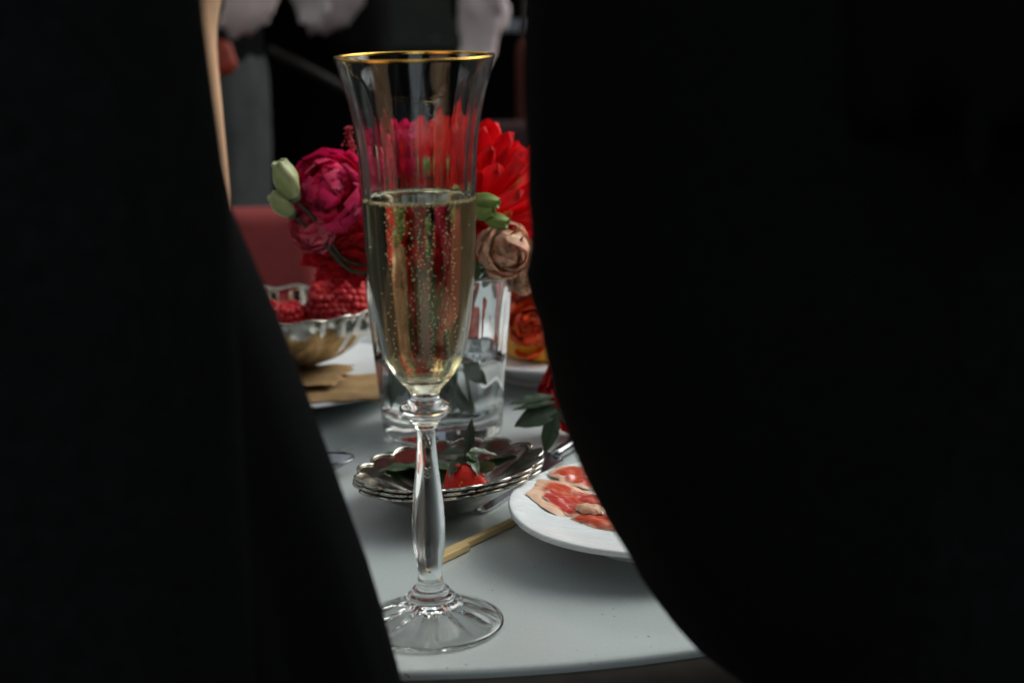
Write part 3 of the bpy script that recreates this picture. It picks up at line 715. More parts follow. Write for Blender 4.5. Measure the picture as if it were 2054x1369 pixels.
# knife and spoon
def knife():
    a = T(943, 1034, TABLE); b = T(1100, 935, TABLE); d = (b - a); L = .185; d.normalize()
    t = thing('table_knife', 'dark shiny table knife half under the silver dishes', 'knife', a + Vector((0, 0, .0006)))
    nrm = Vector((-d.y, d.x, 0)); 
    bl = []
    n = 26
    for i in range(n):
        k = i / (n - 1); x = k * .095
        hw = .0062 * min(1, math.sqrt(max(0, 1 - (1 - min(1, k / .13)) ** 2)) + .03) * (1 - .15 * k)
        th = .0010 + .0012 * k; zl_ = .0035 + .045 * 0 * k
        c = d * x
        bl.append([c - nrm * hw + Vector((0, 0, .0002 + .02 * 0)), c + nrm * hw * .98 + Vector((0, 0, .0030)), c + nrm * hw * .98 + Vector((0, 0, .0030 + th)), c - nrm * hw + Vector((0, 0, .0002 + th * .6))])
    V = [q for s in bl for q in s]; Fc = []
    for i in range(n - 1):
        for j in range(4): Fc.append((i * 4 + j, i * 4 + (j + 1) % 4, i * 4 + 4 + (j + 1) % 4, i * 4 + 4 + j))
    Fc += [(3, 2, 1, 0), tuple((n - 1) * 4 + j for j in range(4))]
    o = mk('blade', V, Fc, M['steel'], t, smooth=False); solid(o, 0, bev=.0004)
    pts = [d * x + Vector((0, 0, .0034)) for x in (.093, .10, .13, .16, .18, .185)]
    v, f = tube(pts, [.0028, .0032, .0038, .0044, .0046, .002], 12); mk('handle', v, f, M['steel'], t)
knife()
def spoon():
    e = T(712, 952, TABLE); t = thing('silver_spoon', 'silver spoon bowl left of the dish stack, half hidden', 'spoon', e)
    d = Vector((-.83, -.12, 0)).normalized(); s = Vector((-d.y, d.x, 0))
    Ls, Ws, Dp = .036, .023, .0065
    def fn(a, b):
        th = 2 * PI * a; q = d * (Ls / 2 + Ls / 2 * b * -math.cos(th) * 1.0) + s * (Ws / 2 * b * math.sin(th) * (1 + .12 * math.cos(th)))
        return (q.x, q.y, .0092 - Dp * (1 - b * b) + .0012 * math.cos(th) * b)
    v, f = sheet(fn, 40, 12); o = mk('spoon_bowl', v, f, M['steel'], t); solid(o, .0009, 0)
    pts = spline([d * Ls * .99 + Vector((0, 0, .0088)), d * (Ls + .02) + Vector((0, 0, .012)), d * (Ls + .07) + Vector((0, 0, .006)), d * (Ls + .11) + Vector((0, 0, .002))], 6)
    v, f = tube(pts, [.0022 + .0022 * (i / len(pts)) for i in range(len(pts))], 10); mk('handle', v, f, M['silver'], t)
spoon()

# bamboo pick
def pick():
    a = T(868, 1134, TABLE); c = T(935, 1103, TABLE); b = T(1062, 1040, TABLE)
    d = (b - a).normalized(); n = Vector((-d.y, d.x, 0)); Lh = (c - a).dot(d); L = (b - a).length + .02; th = .0030
    t = thing('bamboo_pick', 'flat bamboo paddle pick lying between the flute and the ham plate', 'bamboo pick', a + Vector((0, 0, .0005)))
    outline = [(-.001, .0034), (Lh - .0004, .0034), (Lh + .0002, .0030), (Lh + .0008, .0030), (L, .0022), (L, -.0006), (Lh + .0006, -.0006), (Lh, -.0030), (-.001, -.0030)]
    # local frame along X so that the grain follows the stick
    Mx = Matrix((d, n, Vector((0, 0, 1)))).transposed().to_4x4()
    V = [(x, y, 0) for x, y in outline] + [(x, y, th) for x, y in outline]; k = len(outline)
    Fc = [tuple(reversed(range(k))), tuple(range(k, 2 * k))] + [(i, (i + 1) % k, k + (i + 1) % k, k + i) for i in range(k)]
    o = mk('stick', V, [tuple(reversed(q)) for q in Fc], M['bamboo'], t, smooth=False, M=Mx); solid(o, 0, bev=.0003)
pick()

# ------------------------------------------------------------------ ham plate
HC = T(1300, 1003, TABLE + .0205); HR = .0635
th_ = thing('ham_plate', 'white ridged footed plate with cured ham beside the right person', 'plate', (HC.x, HC.y, TABLE), Matrix.Rotation(R(1.3), 3, 'X'))
pp = dens([(.00005, .0130), (.020, .0130), (.036, .0136), (.048, .0160), (.058, .0195), (.0622, .0206), (HR, .0203), (HR + .0003, .0190), (.0628, .0176), (.055, .0152), (.044, .0116), (.034, .0085), (.027, .0050), (.026, .0006), (.0250, .0003), (.0240, .0010), (.0235, .0065), (.00005, .0060)], 4)
v, f = lathe(list(reversed(pp)), 120, lambda th, i, r, z: (r * (1 + .004 * math.sin(3 * th + 1) + .003 * math.sin(7 * th)), z)); mk('plate_body', v, f, M['ridged'], th_)
def ham(label, c, rx, ry, rot, seed, m, z0, fold=.004, ff=.72):
    nr, na = 22, 88; V = []; s = seed * 7.3
    for i in range(nr + 1):
        k = i / nr
        for j in range(na):
            a = 2 * PI * j / na
            b = 1 + .16 * noise.noise((math.cos(a) * 1.6, math.sin(a) * 1.6, s)) + .07 * noise.noise((math.cos(a) * 5, math.sin(a) * 5, s)) + .05 * noise.noise((math.cos(a) * 14, math.sin(a) * 14, s))
            x = rx * k * b * math.cos(a); y = ry * k * b * math.sin(a)
            zz = .0016 + fold * 1.0 * (noise.noise((x * 26, y * 75, s)) * .4 + .28 * abs(noise.noise((x * 50, y * 120, s + 2)))) * (.4 + .6 * k) + .0011 * noise.noise((x * 200, y * 260, s))
            zz *= 1 - .92 * k ** 6
            zz += .0003 * math.sin(a * 9) * k ** 4 + .010 * max(0, math.hypot(*(Matrix.Rotation(rot, 2) @ Vector((x, y)) + Vector((c[0] - HC.x, c[1] - HC.y)))) - .036) / .03
            zz += ((Matrix.Rotation(rot, 2) @ Vector((x, y))).y + c[1] - HC.y) * .0227
            V.append((x, y, zz))
    Fc, fat = [], []
    for i in range(nr + 1):
        for j in range(na):
            a = 2 * PI * j / na; q = V[i * na + j]
            lim = ff + .16 * noise.noise((math.cos(a) * 2.2, math.sin(a) * 2.2, s + 5)) + .07 * noise.noise((math.cos(a) * 9, math.sin(a) * 9, s + 8))
            k = (i / nr - lim) / .10 + .5
            vn = 1 - abs(noise.noise((q[0] * 60, q[1] * 120, s + 11))) / .05
            fat.append(max(0, min(1, max(k, vn * .8))))
            if i < nr: Fc.append((i * na + j, (i + 1) * na + j, (i + 1) * na + (j + 1) % na, i * na + (j + 1) % na))
    o = mk('ham_slice', V, Fc, M[m], None, True, Matrix.Translation((c[0], c[1], z0)) @ Matrix.Rotation(rot, 4, 'Z'))
    at = o.data.attributes.new('fat', 'FLOAT', 'POINT'); at.data.foreach_set('value', fat)
    return tag(o, label, 'ham slice', 'slices of cured ham')
hz = TABLE + .0126
ham('bottom ham slice with a wide pale fat edge toward the flute', T(1175, 1008, hz + .003)[:2], .0275, .0195, R(-30), 1, 'lean2', hz, ff=.74)
ham('deep red ham slice folded in the middle of the plate', T(1175, 1000, hz + .005)[:2], .0190, .0140, R(-20), 2, 'lean', hz + .0009, .0045, .90)
ham('orange-red ham slice at the back of the plate', T(1185, 965, hz + .004)[:2], .0215, .0090, R(6), 3, 'lean2', hz + .0006, .004, .82)
ham('ham slice in front of the plate, nearest the right person', T(1220, 1038, hz + .003)[:2], .018, .0085, R(-30), 4, 'lean2', hz + .0003, .004, .90)
ham('small whitish fold of fat on top of the ham', T(1185, 1000, hz + .008)[:2], .0085, .0055, R(-38), 5, 'lean', hz + .0026, .005, .30)

# ------------------------------------------------------------------ berry bowl on plate with paper
PC = T(545, 775, TABLE + .012); PC.y = .993
tp = thing('white_plate', 'white plate under the brown paper and silver bowl at left', 'plate', (PC.x, PC.y, TABLE))
pp = dens([(.00005, .0075), (.045, .0075), (.056, .0085), (.070, .0115), (.086, .0140), (.0885, .0139), (.0885, .0125), (.078, .0095), (.060, .0045), (.048, .0008), (.046, .0002), (.044, .0012), (.00005, .0020)], 4)
v, f = lathe(list(reversed(pp)), 110); mk('plate_body', v, f, M['porcelain'], tp)
def paper():
    z0 = TABLE + .0150
    t = thing('paper_napkin', 'crumpled brown kraft paper under the silver bowl', 'paper', (PC.x, PC.y - .02, z0))
    def lay(seed, ang, sx, sy, lift, off):
        def fn(a, b):
            x = (a - .5) * sx; y = (b - .5) * sy
            x += .006 * noise.noise((b * 6, seed, 0)) * (a > .5) + off[0]; y += .004 * noise.noise((a * 9, seed, 2)) + off[1]
            q = Matrix.Rotation(ang, 2) @ Vector((x, y))
            zz = lift + .0022 * abs(noise.noise((x * 30, y * 40, seed))) + .0014 * noise.noise((x * 80, y * 60, seed + 1))
            return (q.x, q.y, zz)
        return sheet(fn, 40, 28)
    for sd_, ang, sx, sy, lf, off in ((1, .03, .125, .062, 0, (.008, -.028)), (2, -.14, .105, .050, .0038, (-.006, -.006))):
        v, f = lay(sd_, ang, sx, sy, lf, off); o = mk('paper_fold', v, f, M['kraft'], t); solid(o, .0005, 0)
paper()
BC = T(560, 752, TABLE + .021); BC.y = .990
BZ = TABLE + .0205; BR = .0575; BHH = .0365
tb = thing('silver_bowl', 'silver lobed bowl of raspberries at the left', 'bowl', (BC.x, BC.y, BZ))
bp_ = dens([(.00005, .0006), (.014, .0006), (.021, .0014), (.032, .0048), (.0445, .0128), (.0525, .0222), (.0563, .0310), (.0575, BHH)], 5)
def lobes(th, i, r, z):
    k = max(0, min(1, (z - .001) / .010)) * (1 - .55 * z / BHH)
    return r * (1 + .060 * k * (abs(math.cos(8 * th)) ** .55 * 2 - 1)), z + .0008 * math.cos(16 * th) * (z / BHH) ** 2
v, f = lathe(bp_, 176, lobes); o = mk('bowl_body', v, f, M['cut_silver'], tb); solid(o, .0012, -1)
n = 176; edge = [Vector(q) for q in v[-n:]]
rv = []; rf = []
for k in range(n):
    e = edge[k]; d = Vector((e.x, e.y, 0)).normalized()
    for (a, b) in ((-.0010, .0000), (.0006, -.0002), (.0011, .0004), (.0008, .0010), (-.0006, .0011), (-.0012, .0006)):
        rv.append(e + d * a + Vector((0, 0, b)))
for k in range(n):
    for j in range(6): rf.append((k * 6 + j, ((k + 1) % n) * 6 + j, ((k + 1) % n) * 6 + (j + 1) % 6, k * 6 + (j + 1) % 6))
mk('rim', rv, rf, M['silver'], tb)
# raspberries: each a berry of drupelets
def rasp_mesh(Rr, seed):
    parts = []; v1, f1 = ico(2); k = 0
    rr = random.Random(seed)
    for i in range(7):
        z = -1 + .24 + i * .30; 
        if z > 1: break
        rad = math.sqrt(max(.03, 1 - z * z)) * (1.0 if z < .2 else .95); nn = max(3, int(2 * PI * rad / .42))
        for j in range(nn):
            a = 2 * PI * j / nn + i * .5 + rr.uniform(-.08, .08)
            c = Vector((rad * math.cos(a) * .80, rad * math.sin(a) * .80, z * 1.05)) * Rr
            s = Rr * rr.uniform(.23, .29); parts.append(([q * s + c for q in v1], f1))
    v, f = ico(3); parts.append(([Vector((q.x * .78, q.y * .78, q.z)) * Rr for q in v], f))
    return join(parts)
rv_, rf_ = rasp_mesh(.0105, 4)
rm = bpy.data.meshes.new('drupelets'); rm.from_pydata([tuple(q) for q in rv_], [], rf_); rm.update(); rm.polygons.foreach_set('use_smooth', [True] * len(rm.polygons)); rm.materials.append(M['rasp'])
rasp_spots = [((585, 640), 0.968, 'raspberry at the front left of the silver bowl', .95), ((650, 622), 0.972, 'raspberry in the middle of the bowl, low beside the front rim', 1.1), ((700, 612), 0.974, 'raspberry at the right of the bowl beside the flute', 1.2),
              ((655, 596), 0.982, 'raspberry heaped at the left of the pile in the bowl', 1.1), ((695, 585), 0.982, 'topmost raspberry of the pile, under the celosia', 1.25), ((725, 605), 0.986, 'raspberry at the far right of the bowl, against the flute', 1.1),
              ((680, 632), 0.968, 'raspberry pressed to the front rim of the bowl', 1.0), ((620, 646), 0.976, 'raspberry lying deep between the front berries', 1.0), ((540, 640), 0.978, 'raspberry at the bowl side hidden by the left person', 1.0), ((560, 650), 0.998, 'raspberry deep at the back of the bowl', 1.0)]
for (uv, yy, lab, sc) in rasp_spots:
    t = thing('raspberry', lab, 'raspberry', ud(*uv, yy), Matrix.Rotation(rnd.uniform(-1.2, 1.2), 3, 'X') @ Matrix.Rotation(rnd.uniform(0, 6), 3, 'Z'), 'raspberries in the silver bowl')
    link('drupelets', rm, None, t, Matrix.Scale(sc, 4))

# ------------------------------------------------------------------ back right: orange flowers in a yellow bowl on a plate
OC = Vector((.018, 1.035, TABLE))
ob = thing('white_plate', 'white plate under the yellow bowl at the back right', 'plate', (OC.x + .012, OC.y, TABLE), None)
pp = dens([(.00005, .0150), (.045, .0150), (.060, .0165), (.076, .0210), (.0785, .0208), (.078, .0190), (.062, .0130), (.045, .0040), (.043, .0004), (.040, .0004), (.038, .0040), (.00005, .0060)], 4)
v, f = lathe(list(reversed(pp)), 90); mk('plate_body', v, f, M['porcelain'], ob)
yb = thing('yellow_bowl', 'small yellow bowl packed with orange flowers, back right', 'bowl', (OC.x + .006, OC.y - .008, TABLE + .0152))
v, f = lathe(dens([(.00005, 0), (.026, 0), (.031, .006), (.0335, .016), (.0345, .0215), (.0335, .0222), (.032, .020), (.028, .008), (.00005, .005)], 4), 60); mk('bowl_body', v, f, M['yellow'], yb)
YB = Vector((OC.x + .006, OC.y - .008, TABLE + .030))
for lab, dx, dy, dz, rad, m in (('orange bloom at the front of the yellow bowl', -.010, -.022, .008, .0165, 'orange'), ('peach bloom rising in the middle of the yellow bowl', .006, -.016, .022, .0150, 'peach'), ('orange bloom at the left of the yellow bowl', -.026, -.004, .012, .0170, 'orange'),
                                ('orange bloom at the top of the yellow bowl', -.006, .000, .036, .0165, 'orange'), ('orange bloom at the right of the yellow bowl', .022, -.008, .014, .0160, 'orange'), ('red-orange bloom at the upper left of the yellow bowl', -.022, .006, .034, .0150, 'red_tip')):
    dz *= .62; p = YB + Vector((dx, dy, dz)); ruffled_flower(lab, 'flower', p, Vector((dx * 20, -.6 + dy * 8, .55)), rad, m, 'orange_flower', 'orange flowers in the yellow bowl', stem=False, seed=int(dx * 9999) % 50)

# red bloom with dark leaves lying on the table at the right
RB = T(1160, 880, TABLE); 
p = Vector((RB.x, RB.y + .012, TABLE + .0225))
rf_t = ruffled_flower('red bloom lying on the table behind the ham plate', 'flower', p, Vector((-.25, -.85, .35)), .0225, 'red', 'red_flower', None, stem=False, seed=30)
a0 = RB + Vector((-.004, -.004, .014))
leafy('dark leaf sprig lying against the red bloom on the table', [a0 + Vector((.012, .006, .004)), a0, ud(1090, 815, RB.y - .008), ud(1075, 812, RB.y - .008)],
      [(ud(1115, 795, RB.y - .008), ud(1022, 803, RB.y - .016), .0065, (0, -.5, 1)), (ud(1118, 806, RB.y - .012), ud(1028, 815, RB.y - .02), .005, (0, -.6, 1)), (ud(1120, 820, RB.y - .014), ud(1032, 850, RB.y - .022), .0135, (0, -.8, .7)),
       (ud(1118, 828, RB.y - .018), ud(1090, 908, RB.y - .026), .0098, (-.4, -1, .3)), (ud(1125, 815, RB.y - .012), ud(1160, 850, RB.y - .02), .010, (0, -1, .3))], m='leaf', r=.0011)

# ------------------------------------------------------------------ people
def capsule(a, b, ra, rb, n=14, flat=None):
    a = Vector(a); b = Vector(b); t = (b - a).normalized(); pts, rad = [], []
    for k in (0.02, .35, .7): pts.append(a - t * ra * math.cos(k * PI / 2)); rad.append(ra * math.sin(k * PI / 2) + 1e-4)
    pts += [a, b]; rad += [ra, rb]
    for k in (.7, .35, .02): pts.append(b + t * rb * math.cos(k * PI / 2)); rad.append(rb * math.sin(k * PI / 2) + 1e-4)
    return tube(pts, rad, n)
def ellipsoid(c, s):
    v, f = ico(3); return [Vector((q.x * s[0], q.y * s[1], q.z * s[2])) + Vector(c) for q in v], f
def stack(rings, n=28):
    V, Fc = lathe([(1, z) for z, *_ in rings], n, cap0=True, cap1=True)
    out = []
    for i, q in enumerate(V):
        z, a, b, *cc = rings[i // n]; cx, cyy = cc if cc else (0, 0)
        out.append(Vector((q[0] * a + cx, q[1] * b + cyy, z)))
    return out, Fc
def blob(name, parts, voxel, m, parent, smooth=2, wrinkle=0, seed=0, wfreq=9):
    V, Fc = join(parts); me = bpy.data.meshes.new('tmp'); me.from_pydata([tuple(v) for v in V], [], Fc); me.update()
    o = bpy.data.objects.new('tmp', me); COL.objects.link(o)
    r = o.modifiers.new('r', 'REMESH'); r.mode = 'VOXEL'; r.voxel_size = voxel; r.adaptivity = 0
    if smooth:
        s = o.modifiers.new('s', 'SMOOTH'); s.iterations = smooth; s.factor = .5
    dg = bpy.context.evaluated_depsgraph_get(); me2 = bpy.data.meshes.new_from_object(o.evaluated_get(dg))
    bpy.data.objects.remove(o); bpy.data.meshes.remove(me)
    if wrinkle:
        n = len(me2.vertices); co = np.empty(n * 3); me2.vertices.foreach_get('co', co); co = co.reshape(-1, 3)
        no = np.empty(n * 3); me2.vertices.foreach_get('normal', no); no = no.reshape(-1, 3)
        d = np.array([noise.noise((c[0] * wfreq, c[1] * wfreq, c[2] * wfreq * .6 + seed)) + .4 * noise.noise((c[0] * wfreq * 3, c[1] * wfreq * 3, c[2] * wfreq + seed)) for c in co])
        co = co + no * (d * wrinkle)[:, None]; me2.vertices.foreach_set('co', co.ravel()); me2.update()
    me2.name = name; me2.materials.clear(); me2.materials.append(m)
    me2.polygons.foreach_set('use_smooth', [True] * len(me2.polygons))
    return link(name, me2, None, parent)
def hand_parts(w, d, side, curl=.35):
    """w wrist, d direction of the fingers, side = direction of the thumb"""
    w = Vector(w); d = Vector(d).normalized(); s = Vector(side); s = (s - d * s.dot(d)).normalized(); nrm = d.cross(s)
    out = []
    for k, (off, Lf, rad) in enumerate(((.030, .072, .0088), (.010, .080, .009), (-.010, .074, .0088), (-.029, .058, .0078))):
        kn = w + d * (.088 - .004 * abs(k - 1)) + s * off
        out.append(capsule(w + s * off * .55, kn, .0135, .0112))
        p = kn; a = 0
        for j, fr in enumerate((.46, .31, .23)):
            a += curl * (1 if j else .7); q = p + (d * math.cos(a) + nrm * math.sin(a)) * Lf * fr
            out.append(capsule(p, q, rad * (1 - .09 * j), rad * (.93 - .09 * j))); p = q
    b = w + d * .018 + s * .022; p1 = b + (d * .6 + s * .75).normalized() * .036 + nrm * .008; p2 = p1 + (d * .85 + s * .4 + nrm * .3).normalized() * .030; p3 = p2 + (d + s * .1 + nrm * .35).normalized() * .025
    out += [capsule(b, p1, .014, .0115), capsule(p1, p2, .011, .0098), capsule(p2, p3, .0098, .0082), ellipsoid(w + d * .05, (.02, .02, .02))]
    return out
def body_parts(sh, el, wr, hd, th, fore=(.040, .038, .026)):
    """sh/el/wr: two of each (left -x first); hd finger directions; th thumb sides."""
    P_ = [stack([(.80, .10, .08), (.84, .158, .108), (.93, .168, .118), (1.04, .138, .098), (1.10, .138, .098), (1.22, .155, .108), (1.33, .172, .105), (1.40, .150, .086), (1.445, .085, .064), (1.47, .055, .05)])]
    P_ += [capsule((0, -.008, 1.42), (0, .012, 1.54), .056, .052), ellipsoid((0, .018, 1.625), (.074, .094, .112)), ellipsoid((0, .046, 1.575), (.056, .062, .062)),
           capsule((0, .106, 1.635), (0, .124, 1.602), .008, .013), ellipsoid((-.076, .012, 1.615), (.010, .02, .032)), ellipsoid((.076, .012, 1.615), (.010, .02, .032)),
           ellipsoid((0, .098, 1.548), (.022, .016, .014)), capsule((-.04, .098, 1.652), (.04, .098, 1.652), .012, .012)]
    for i, sx in enumerate((-1, 1)):
        P_ += [capsule((sx * .09, 0, .86), (sx * .095, .012, .49), .083, .056), capsule((sx * .095, .012, .49), (sx * .096, -.012, .34), .055, .053), capsule((sx * .096, -.012, .34), (sx * .097, -.025, .09), .051, .034),
               capsule((sx * .098, -.045, .045), (sx * .11, .13, .03), .034, .028)]
        P_ += [capsule((sx * .12, 0, 1.385), sh[i], .05, .056), capsule(sh[i], el[i], .052, .040), capsule(el[i], Vector(el[i]).lerp(Vector(wr[i]), .35), fore[0], fore[1]), capsule(Vector(el[i]).lerp(Vector(wr[i]), .35), wr[i], fore[1], fore[2])]
        P_ += hand_parts(wr[i], hd[i], th[i])
    return P_
def head_extras(t, female=False):
    for sx in (-1, 1):
        v, f = ellipsoid((sx * .031, .094, 1.632), (.0135, .0135, .0125)); mk('eye', v, f, M['eye'], t)
    v, f = ellipsoid((0, .105, 1.565), (.024, .009, .008)); mk('mouth', v, f, M['lip'], t)
    ps = [ellipsoid((0, -.002, 1.652), (.086, .100, .104)), ellipsoid((0, -.045, 1.60), (.080, .062, .10))]
    if female: ps += [capsule((0, -.07, 1.60), (0, -.085, 1.36), .07, .05), capsule((-.07, -.03, 1.60), (-.08, -.04, 1.40), .028, .02), capsule((.07, -.03, 1.60), (.08, -.04, 1.40), .028, .02)]
    blob('hair', ps, .007, M['hair'], t, 2, .003, 3, 30)
def shoes(t):
    for sx in (-1, 1): blob('shoe', [capsule((sx * .098, -.06, .045), (sx * .112, .15, .036), .042, .036), capsule((sx * .098, -.05, .05), (sx * .098, -.045, .10), .042, .042)], .008, M['shoe'], t)
def trousers(t, m, seed, flare=1):
    ps = [stack([(.78, .10, .09), (.83, .168, .120), (.92, .178, .130), (1.00, .162, .118), (1.03, .155, .112)])]
    for sx in (-1, 1): ps += [capsule((sx * .09, 0, .86), (sx * .096, .01, .48), .098, .078), capsule((sx * .096, .01, .48), (sx * .098, -.018, .12), .078, .070)]
    return blob('trousers', ps, .010, m, t, 3, .006, seed)
def top(t, m, sh, el, wr, seed, hem=.86, name='jacket', sleeves=True, fat=1.0, sleeve_end=.9):
    ps = [stack([(hem, .180 * fat, .136 * fat), (.95, .182 * fat, .138 * fat), (1.05, .160 * fat, .120), (1.12, .160 * fat, .120), (1.24, .176, .128), (1.34, .190, .122), (1.405, .168, .102), (1.45, .10, .078), (1.475, .066, .066)])]
    if sleeves:
        for i in range(2):
            sx = -1 if i == 0 else 1
            ps += [capsule((sx * .12, 0, 1.38), sh[i], .06, .068), capsule(sh[i], el[i], .066, .054), capsule(el[i], Vector(el[i]).lerp(Vector(wr[i]), sleeve_end), .054, .044)]
    return blob(name, ps, .010, m, t, 3, .005, seed)

# --- the two people whose black clothes frame the view
def fit_ring(z, cx, cyc, b, side, table, n=96, fold=None, expo=2.0):
    """half width solved so that the outline reaches the wanted edge at this height"""
    a = .2
    for it in range(14):
        pts = []
        for k in range(n):
            th = 2 * PI * k / n; c, s = math.cos(th), math.sin(th)
            q = 1 + (fold(th, z) if fold else 0)
            pts.append(Vector((cx + a * math.copysign(abs(c) ** (2 / expo), c) * q, cyc + b * math.copysign(abs(s) ** (2 / expo), s) * q, z)))
        best = max(pts, key=lambda p: side * proj(p)[0])
        u, v = proj(best); a += side * (lerp(table, v) - u) * depth(best) / F * .9
        a = max(.05, min(.5, a))
    return pts
def garment(name, zs, cx, cyc, b, side, table, m, parent, fold=None, shut=False, bz=None):
    rings = [fit_ring(z, cx, cyc, bz(z) if bz else b, side, table, fold=fold) for z in zs]
    n = len(rings[0]); V = [p for r in rings for p in r]
    Fc = [(i * n + k, i * n + (k + 1) % n, (i + 1) * n + (k + 1) % n, (i + 1) * n + k) for i in range(len(rings) - 1) for k in range(n)]
    if shut: Fc.append(tuple(reversed(range(n))))
    o = mk(name, local(parent, V), Fc, m, parent); solid(o, .004, -1); return o
frange = lambda a, b, n: [a + (b - a) * i / (n - 1) for i in range(n)]

LP = Vector((-.272, .43, 0))
tl = thing('person', 'person at the left in a flared black skirt and coat, bare arm showing', 'person', LP)
lel = [Vector((-.28, .02, 1.07)), P(210, -78, .535) - LP]; lwr = [Vector((-.25, .20, .98)), P(345, 700, .550) - LP]
lsh = [Vector((-.185, 0, 1.375)), Vector((.165, 0.0, 1.375))]
blob('body', body_parts(lsh, lel, lwr, [(.1, 1, -.2), (.05, .25, -1)], [(1, 0, .2), (0, 1, .3)], (.033, .031, .025)), .0065, M['skin'], tl, 3)
head_extras(tl, True); shoes(tl)
coat_t = [(-600, 372), (-300, 385), (0, 405), (100, 418), (200, 432), (300, 446), (400, 459), (480, 466), (700, 478), (1000, 494), (1369, 512), (1800, 524)]
skirt_t = [(0, 395), (110, 408), (200, 424), (300, 442), (400, 460), (445, 473), (470, 486), (520, 508), (570, 531), (640, 560), (750, 602), (880, 650), (1020, 700), (1130, 740), (1230, 770), (1340, 800), (1369, 807), (1700, 900), (2000, 950)]
fold_c = lambda th, z: .012 * math.sin(7 * th + z * 3) + .006 * math.sin(15 * th - z * 5)
def fold_s(th, z):
    k = max(0, min(1, (.98 - z) / .35)); return k * (.045 * math.sin(9 * th + 1.2) + .018 * math.sin(21 * th + 2 + z * 4))
garment('coat', frange(.60, 1.22, 40), LP.x, .405, .10, 1, coat_t, M['black2'], tl, fold_c, bz=lambda z: .10 + .02 * max(0, .9 - z))
top(tl, M['black2'], lsh, lel, lwr, 5, hem=1.14, name='coat_shoulders', sleeves=False, fat=1.05)
garment('skirt', frange(.52, .985, 44), LP.x, .465, .095, 1, skirt_t, M['black'], tl, fold_s, bz=lambda z: .085 + .06 * max(0, .97 - z))

RP = Vector((.262, .45, 0))
tr_ = thing('person', 'person standing at the right in a loose black jacket over black trousers', 'person', RP)
rel = [Vector((-.20, .06, 1.10)), Vector((.27, .02, 1.08))]; rwr = [Vector((-.12, .13, 1.22)), Vector((.25, .20, 1.0))]
rsh = [Vector((-.18, 0, 1.375)), Vector((.185, 0, 1.375))]
blob('body', body_parts(rsh, rel, rwr, [(.5, .3, .8), (-.1, 1, -.2)], [(.6, 0, -.4), (-1, 0, .2)]), .0065, M['skin'], tr_, 3)
head_extras(tr_); shoes(tr_)
jack_t = [(-600, 1050), (-200, 1057), (0, 1056), (100, 1050), (200, 1050), (300, 1059), (400, 1058), (440, 1064), (480, 1067), (520, 1060), (560, 1051), (590, 1056), (610, 1076), (700, 1091), (800, 1118), (900, 1150), (1000, 1196), (1060, 1230), (1100, 1253), (1150, 1290), (1200, 1322), (1250, 1360), (1300, 1406), (1325, 1450), (1345, 1560), (1370, 1700), (1420, 1800)]
fold_j = lambda th, z: .010 * math.sin(5 * th + z * 9) + .005 * math.sin(13 * th - z * 17)
garment('jacket', frange(.776, 1.21, 60), RP.x, .47, .11, -1, jack_t, M['black'], tr_, fold_j, shut=True, bz=lambda z: .11 - .05 * max(0, .84 - z) / .07)
top(tr_, M['black'], rsh, rel, rwr, 8, hem=1.14, name='jacket_upper', fat=1.1)
trousers(tr_, M['black2'], 9)

# --- people beyond the table, out of focus
def bystander(label, x, y, rz, hands, mt, mj, seed, hem=.86, skin='pale_skin', vest=None, tname='trousers'):
    Rz = Matrix.Rotation(rz, 3, 'Z'); o = Vector((x, y, 0))
    t = thing('person', label, 'person', o, Rz, 'people standing beyond the table')
    toL = lambda p: Rz.inverted() @ (Vector(p) - o)
    sh = [Vector((-.185, 0, 1.375)), Vector((.185, 0, 1.375))]; el, wr, hd, th = [], [], [], []
    for i, hp in enumerate(hands):
        sx = -1 if i == 0 else 1
        if hp is None:
            el.append(Vector((sx * .235, -.03, 1.09))); wr.append(Vector((sx * .225, .05, .85))); hd.append((0, .12, -1)); th.append((-sx * .3, 1, 0))
        else:
            h, d = hp; h = toL(h); d = Rz.inverted() @ Vector(d)
            wr.append(h - d.normalized() * .09); el.append(Vector((sx * .245, -.02, 1.10))); hd.append(d); th.append((-sx * .6, .3, 1))
    blob('body', body_parts(sh, el, wr, hd, th), .008, M[skin], t, 3)
    head_extras(t); shoes(t); trousers(t, M[mt], seed); top(t, M[mj], sh, el, wr, seed + 1, hem, 'shirt' if vest else 'jacket')
    if vest: top(t, M[vest], sh, el, wr, seed + 2, hem + .02, 'waistcoat', False, 1.06)
    return t
H = lambda u, v, y: P(u, v, y)
p2 = bystander('person in a dark jacket with both pale hands held low in front', (598 - 1027) / F * 2.95, 2.95, PI, [(H(684, 2, 2.70), (-.45, -.25, -.9)), (H(622, -14, 2.68), (.45, -.25, -.9))], 'black2', 'black', 20)
v, f = tube(local(p2, spline([P(540, 100, 2.70), P(620, 140, 2.69), P(720, 196, 2.72)], 6)), [.008] * 13, 8); mk('bag_strap', v, f, M['brown_leather'], p2)
p1 = bystander('person in grey trousers half hidden behind the left person', (545 - 1027) / F * 2.35 - .178, 2.35, PI, [(H(512, -22, 2.12), (-.15, -.1, -1)), (H(300, -450, 2.15), (.7, -.1, .4))], 'grey_cloth', 'black2', 30, hem=.875)
p3 = bystander('person in a white shirt and black waistcoat seen at the top right', (1150 - 1027) / F * 2.75, 2.75, PI, [None, (H(962, 70, 2.55), (.05, -.15, -1))], 'black', 'white_cloth', 40, hem=.90, vest='black2')

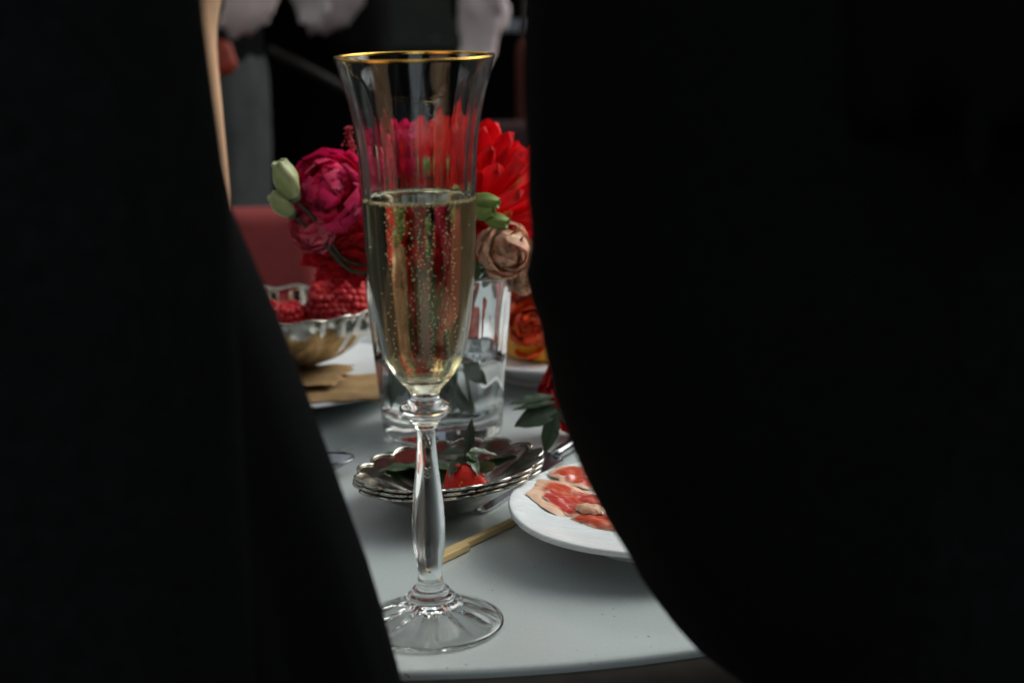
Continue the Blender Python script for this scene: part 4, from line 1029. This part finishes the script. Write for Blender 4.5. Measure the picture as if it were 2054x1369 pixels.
# pouch at the grey trousers and a rust bag beside the waistcoat
pc = P(447, 115, 2.16)
t = thing('pouch', 'small orange pouch hanging against the grey trousers', 'pouch', pc)
blob('pouch_body', [ellipsoid((0, 0, 0), (.016, .010, .024)), ellipsoid((0, 0, -.008), (.019, .011, .017))], .004, M['orange_bag'], t, 1)
v, f = tube([(-.008, 0, .02), (-.004, 0, .04), (.004, 0, .04), (.008, 0, .02)], .0025, 8); mk('loop', v, f, M['brown_leather'], t)
bc = P(1082, 165, 2.5)
t = thing('shoulder_bag', 'rust coloured shoulder bag just left of the right person, blurred', 'bag', bc)
blob('bag_body', [stack([(-.10, .032, .03), (-.09, .036, .04), (.05, .034, .036), (.062, .030, .02)])], .005, M['rust_cloth'], t, 2, .002, 2)
v, f = tube(spline([(-.025, 0, .055), (-.01, .02, .2), (.0, .05, .42)], 6), .006, 8); mk('strap', v, f, M['brown_leather'], t)

# chairs
def chair(label, x, y, ztop, w_, m, rz=0):
    t = thing('upholstered_chair', label, 'chair', (x, y, 0), Matrix.Rotation(rz, 3, 'Z'), 'chairs beyond the table')
    def pad(c, s, nm):
        bm = bmesh.new(); bmesh.ops.create_cube(bm, size=1); 
        me = bpy.data.meshes.new(nm); 
        for q in bm.verts: q.co = Vector((q.co.x * s[0] + c[0], q.co.y * s[1] + c[1], q.co.z * s[2] + c[2]))
        bm.to_mesh(me); bm.free(); o = link(nm, me, m, t); solid(o, 0, bev=min(s) * .35); me.polygons.foreach_set('use_smooth', [True] * len(me.polygons)); return o
    pad((0, 0, (ztop + .44) / 2), (w_, .05, ztop - .44), 'backrest'); pad((0, -.20, .43), (w_, .40, .06), 'seat')
    for sx in (-1, 1):
        for yy in (-.36, -.01):
            v, f = tube([(sx * (w_ / 2 - .04), yy, .40), (sx * (w_ / 2 - .03), yy, 0)], [.016, .011], 10); mk('leg', v, f, M['table_leg'], t)
zt = P(560, 416, 1.78).z
chair('red upholstered chair behind the table at the left, below the grey trousers', (641 - 1027) / F * 1.78 - .215, 1.78, zt, .43, M['red_chair'])
zt = P(1000, 244, 2.35).z
chair('red upholstered chair coloured as if in shade behind the dahlia, its top just showing', (950 - 1027) / F * 2.35 + .21, 2.35, zt, .42, M['shaded_red'])

# black draped buffet table far behind
t = thing('buffet_table', 'long buffet table under a floor-length black cloth far behind', 'table', (-.1, 4.3, 0))
zt = P(830, 104, 4.0).z
def drape(a, b):
    th = 2 * PI * a; e = 4
    c, s = math.cos(th), math.sin(th)
    x = 1.1 * math.copysign(abs(c) ** (2 / e), c); y = .36 * math.copysign(abs(s) ** (2 / e), s)
    k = 1 + .02 * (1 - b) * math.sin(th * 34) + .02 * (1 - b)
    return (x * k, y * k, .005 + (zt - .005) * b)
v, f = sheet(drape, 260, 8); n = 260
f.append(tuple(range(7 * n, 8 * n - 1))); mk('tablecloth', v, f, M['black2'], t)
v, f = lathe([(.05, 0), (.05, zt - .02), (.3, zt - .02), (.3, zt - .006)], 24, cap1=True); mk('trestle', v, f, M['table_leg'], t)
